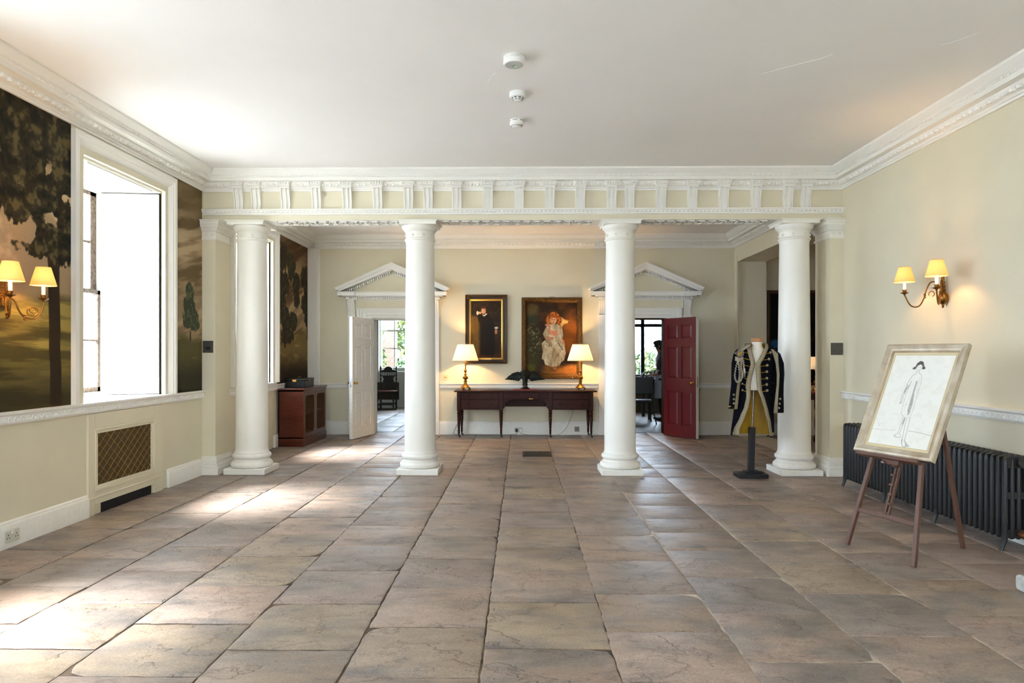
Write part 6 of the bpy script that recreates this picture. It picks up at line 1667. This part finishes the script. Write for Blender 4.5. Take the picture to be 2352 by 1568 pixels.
hx = ony(1788, 11.95)
for x, y, h in ((hx, 11.95, .47), (hx + .38, 11.95, .47), (hx, 12.33, .95), (hx + .38, 12.33, .95)): build(MB().box(x - .018, x + .018, y - .018, y + .018, 0, h), 'leg', mahogd, t, bevel=.003)
build(MB().box(hx - .03, hx + .41, 11.92, 12.36, .45, .48), 'seat', mahogd, t, bevel=.006); build(MB().box(hx + .01, hx + .37, 12.325, 12.34, .80, .93), 'backrest', mahogd, t, bevel=.004)
for za, zb in ((.18, .21), (.36, .40)): build(MB().box(hx, hx + .38, 11.945, 11.96, za, zb), 'stretcher', mahogd, t)

# ================================================================== CARVED CHAIR IN THE GARDEN ROOM
oakd = M('black_oak', (40, 26, 20), .4, var=.3, vs=12, coat=.2)
cy = 18.25; c0 = ony(871, cy); c1 = ony(907, cy); cm_ = (c0 + c1) / 2
t = thing('carved_chair', (cm_, cy, 0), 'dark carved oak chair with tall back under the garden window', 'chair')
def turned(x, y, z0, z1, n=3):
    p = [(0, 0), (.026, 0), (.026, .05)]; h = z1 - z0
    for k in range(n): a = .05 + (h - .1) * k / n; b = (h - .1) / n; p += [(.014, a + .01), (.024, a + b * .4), (.026, a + b * .5), (.02, a + b * .7), (.014, a + b * .95)]
    p += [(.026, h - .05), (.026, h), (0, h)]; return MB().lathe(p, x, y, z0, 12)
for x in (c0, c1):
    build(turned(x, cy - .22, 0, .5), 'front_leg', oakd, t); build(MB().box(x - .022, x + .022, cy + .18, cy + .225, 0, .5), 'rear_leg', oakd, t); build(turned(x, cy + .2, .5, 1.10, 5), 'back_post', oakd, t)
    build(MB().ell((x, cy + .2, 1.12), .022, .022, .03, 10, 6), 'finial', oakd, t)
build(MB().box(c0 - .05, c1 + .05, cy - .26, cy + .22, .47, .505), 'seat', M('worn_leather_seat', (112, 62, 46), .3, var=.2), t, bevel=.012)
[build(MB().box(c0, c1, cy + ya, cy + ya + .03, .12, .16), 'stretcher', oakd, t) for ya in (-.23, .19)]; build(MB().box(c0 - .05, c1 + .09, cy - .27, cy - .23, .0, .035), 'foot_bar', oakd, t)
cr = [(c0, .98), (c1, .98), (c1, 1.03), (cm_ + .12, 1.05), (cm_ + .10, 1.10), (cm_ + .05, 1.13), (cm_, 1.14), (cm_ - .05, 1.13), (cm_ - .10, 1.10), (cm_ - .12, 1.05), (c0, 1.03)]
build(MB().prism(cr, 'y', cy + .185, cy + .215), 'crest_rail', oakd, t, smooth=0); [build(MB().box(c0, c1, cy + .185, cy + .215, za, za + .03), 'back_rail', oakd, t) for za in (.87, .57)]
spn = MB()
for k in range(8): spn.lathe([(.007, 0), (.011, .03), (.007, .08)], c0 + (c1 - c0) * (k + 1) / 9, cy + .2, .90, 8)
build(spn, 'spindles', oakd, t, kind='stuff')
w = (c1 - c0) / 2; sp_ = [(cm_ + s * a * w, z) for s, seq in ((1, ((.42, .60), (.5, .64), (.72, .70), (.70, .76), (.58, .80), (.75, .84), (.70, .87))), ) for a, z in seq]
sp_ += [(2 * cm_ - x, z) for x, z in reversed(sp_)]
build(MB().prism(sp_, 'y', cy + .19, cy + .21), 'splat', oakd, t, smooth=0)

# ================================================================== DIM ROOM: TABLE, BASKET, CHAIR, PERSON
wx = ony(1492, 15.3)
t = thing('work_table', (2.35, 15.6, 0), 'dark table standing by the leaded window', 'table')
build(MB().box(1.3, 2.98, 15.3, 16.3, .74, .78), 'table_top', oakd, t, bevel=.006)
for x in (1.4, 2.88):
    for y in (15.4, 16.2): build(MB().box(x - .035, x + .035, y - .035, y + .035, 0, .74), 'leg', oakd, t)
build(MB().box(1.36, 2.92, 15.36, 16.24, .58, .74), 'apron', oakd, t, smooth=0)
bkx, bky = ony(1490, 15.5), 15.5
t = thing('basket', (bkx, bky, .78), 'dark basket with arched handles on the table', 'basket')
build(MB().lathe([(0, 0), (.13, 0), (.19, .06), (.2, .13), (.19, .14), (.17, .13), (.12, .03), (0, .03)], bkx, bky, .78, 20), 'bowl', black, t)
hd = MB()
for yy in (-.08, .08): hd.tube([(bkx + .19 * math.cos(k * math.pi / 12), bky + yy, .90 + .17 * math.sin(k * math.pi / 12)) for k in range(13)], .012, 6)
hd.tube([(bkx - .1, bky - .1, .92), (bkx - .05, bky - .08, 1.04), (bkx, bky - .02, 1.08), (bkx + .06, bky + .05, 1.02), (bkx + .1, bky + .1, .92)], .012, 6)
build(hd, 'handle', black, t)
t = thing('paper_pile', (1.75, 15.5, .78), 'pale papers lying on the edge of the dark table', 'papers'); pp = Vector(t.location)
build(MB().box(pp.x - .15, pp.x + .15, 15.35, 15.6, .7805, .79), 'sheets', M('pale_paper', (226, 228, 232), .6), t, smooth=0)
ex = ony(1478, 14.4)
t = thing('office_chair', (ex, 14.6, 0), 'dark low-backed chair pushed up to the table in the dim room', 'chair')
build(MB().box(ex - .22, ex + .22, 14.40, 14.44, .62, .98), 'backrest', black, t, bevel=.03); build(MB().box(ex - .23, ex + .23, 14.42, 14.88, .44, .50), 'seat', black, t, bevel=.02)
for x in (-.2, .2):
    for y, dy in ((14.45, -.12), (14.85, .06)): build(MB().tube([(ex + x, y, .45), (ex + x * 1.05, y + dy * .3, .25), (ex + x * 1.3, y + dy, .0)], [.018, .015, .014], 8), 'leg', black, t)
for x in (-.18, .18): build(MB().box(ex + x - .012, ex + x + .012, 14.40, 14.43, .46, .66), 'back_post', black, t)

def skin_obj(name, verts, edges, rads, mat, parent, root=0, sub=2):
    me = bpy.data.meshes.new(name); off = world_loc(parent)
    me.from_pydata([tuple(Vector(v) - off) for v in verts], edges, [])
    o = bpy.data.objects.new(name, me); COL.objects.link(o); o.parent = parent
    sk = o.modifiers.new('skin', 'SKIN'); sk.use_smooth_shade = True
    for i, r in enumerate(rads):
        d = me.skin_vertices[0].data[i]; d.radius = r if isinstance(r, tuple) else (r, r); d.use_root = (i == root)
    ss = o.modifiers.new('subsurf', 'SUBSURF'); ss.levels = sub; ss.render_levels = sub
    me.materials.append(mat); return o
pxw, pyw = ony(1523, 15.15), 15.15
per = thing('person', (pxw, pyw, 0), 'person in a dark top and pale apron working beside the dark table', 'person')
def pv(f, s, z): return (pxw - f, pyw + s * 1.0, z)     # f: forwards (towards the window table, -X), s: across
body = [pv(0, 0, .93), pv(.01, 0, 1.08), pv(.02, 0, 1.25), pv(.03, 0, 1.40), pv(.05, 0, 1.50), pv(.09, 0, 1.57), pv(.11, 0, 1.66),
        pv(.0, .10, .86), pv(.02, .10, .48), pv(-.02, .10, .07), pv(.0, -.10, .86), pv(.03, -.10, .48), pv(-.01, -.10, .07),
        pv(.03, .18, 1.40), pv(-.02, .22, 1.15), pv(.20, .20, 1.02), pv(.27, .18, 1.01), pv(.03, -.18, 1.40), pv(-.01, -.22, 1.14), pv(.20, -.19, 1.02), pv(.27, -.17, 1.01), pv(.14, .10, .03), pv(.15, -.10, .03)]
bed_ = [(0, 1), (1, 2), (2, 3), (3, 4), (4, 5), (5, 6), (0, 7), (7, 8), (8, 9), (0, 10), (10, 11), (11, 12), (3, 13), (13, 14), (14, 15), (15, 16), (3, 17), (17, 18), (18, 19), (19, 20), (9, 21), (12, 22)]
rad = [.12, .115, .12, .11, .065, .06, .09, .085, .055, .04, .085, .055, .04, .06, .042, .032, .03, .06, .042, .032, .03, .03, .03]
skinm = M('skin', (170, 124, 104), .6)
skin_obj('body', body, bed_, rad, skinm, per)
for s in (.18, -.17):
    hand = MB()
    base = Vector(pv(.29, s, 1.0)); hand.ell(tuple(base), .045, .035, .016, 12, 8)
    for k, ln in enumerate((.062, .072, .068, .055)):
        o0 = base + Vector((-.035, -.027 + .018 * k, 0)); hand.tube([o0, o0 + Vector((-ln * .5, 0, -.004)), o0 + Vector((-ln, 0, -.022))], [.009, .0085, .006], 7)
    sg = 1 if s > 0 else -1; o0 = base + Vector((.005, -sg * .03, 0)); hand.tube([o0, o0 + Vector((-.03, -sg * .02, -.004)), o0 + Vector((-.05, -sg * .02, -.012))], [.011, .010, .007], 7)
    build(hand, 'hand', skinm, per)
face = MB(); hd_ = Vector(pv(.115, 0, 1.655))
face.ell(tuple(hd_ + Vector((-.082, 0, -.025))), .018, .012, .018, 10, 8); build(face, 'nose', skinm, per); build(MB().ell(tuple(hd_ + Vector((-.08, 0, -.055))), .012, .02, .008, 8, 6), 'mouth', skinm, per)
for s in (-1, 1):
    build(MB().ell(tuple(hd_ + Vector((-.078, s * .032, .005))), .012, .014, .01, 8, 6), 'eye', M('eye', (60, 50, 46), .3), per); build(MB().ell(tuple(hd_ + Vector((.005, s * .092, -.01))), .02, .012, .03, 8, 6), 'ear', skinm, per)
hr = MB().ell(tuple(hd_ + Vector((.025, 0, .025))), .105, .105, .105, 18, 12); hr.ell(tuple(hd_ + Vector((-.03, 0, .06))), .075, .085, .055, 14, 10); hr.ell(tuple(hd_ + Vector((.05, 0, -.045))), .07, .088, .075, 14, 10)
build(hr, 'hair', M('dark_grey_hair', (52, 46, 44), .7, var=.3, vs=60, bump=.4, bs=120), per, smooth=70)
skin_obj('jumper', [pv(0, 0, .98), pv(.01, 0, 1.1), pv(.02, 0, 1.25), pv(.03, 0, 1.41), pv(.06, 0, 1.535), pv(.03, .19, 1.40), pv(-.02, .225, 1.15), pv(.17, .20, 1.03), pv(.03, -.19, 1.40), pv(-.01, -.225, 1.14), pv(.17, -.19, 1.03)],
         [(0, 1), (1, 2), (2, 3), (3, 4), (3, 5), (5, 6), (6, 7), (3, 8), (8, 9), (9, 10)], [.145, .145, .145, .13, .072, .075, .06, .048, .075, .06, .048], M('maroon_jumper', (74, 48, 46), .9, var=.2, vs=30), per)
skin_obj('trousers', [pv(0, 0, .95), pv(0, .10, .84), pv(.02, .10, .48), pv(-.02, .10, .08), pv(0, -.10, .84), pv(.03, -.10, .48), pv(-.01, -.10, .08)], [(0, 1), (1, 2), (2, 3), (0, 4), (4, 5), (5, 6)], [.13, .105, .075, .065, .105, .075, .065], M('dark_trousers', (26, 26, 30), .9), per)
ap = MB(); n = 18; vs = []
for z, r in ((1.12, .155), (1.0, .168), (.85, .175), (.65, .18), (.5, .185)):
    for i in range(n + 1): a = math.pi * (.42 + 1.16 * i / n); vs.append((pxw + r * 1.05 * math.cos(a), pyw + r * math.sin(a) * 1.05, z))
ap.add(vs, [(j * (n + 1) + i, j * (n + 1) + i + 1, (j + 1) * (n + 1) + i + 1, (j + 1) * (n + 1) + i) for j in range(4) for i in range(n)])
build(ap, 'apron', M('pale_blue_apron', (176, 180, 200), .9, var=.1, vs=30), per, smooth=70, recalc=False)
shoe = MB()
for s in (.10, -.10): shoe.ell(pv(.07, s, .045), .135, .05, .044, 14, 8)
build(shoe, 'shoes', black, per)
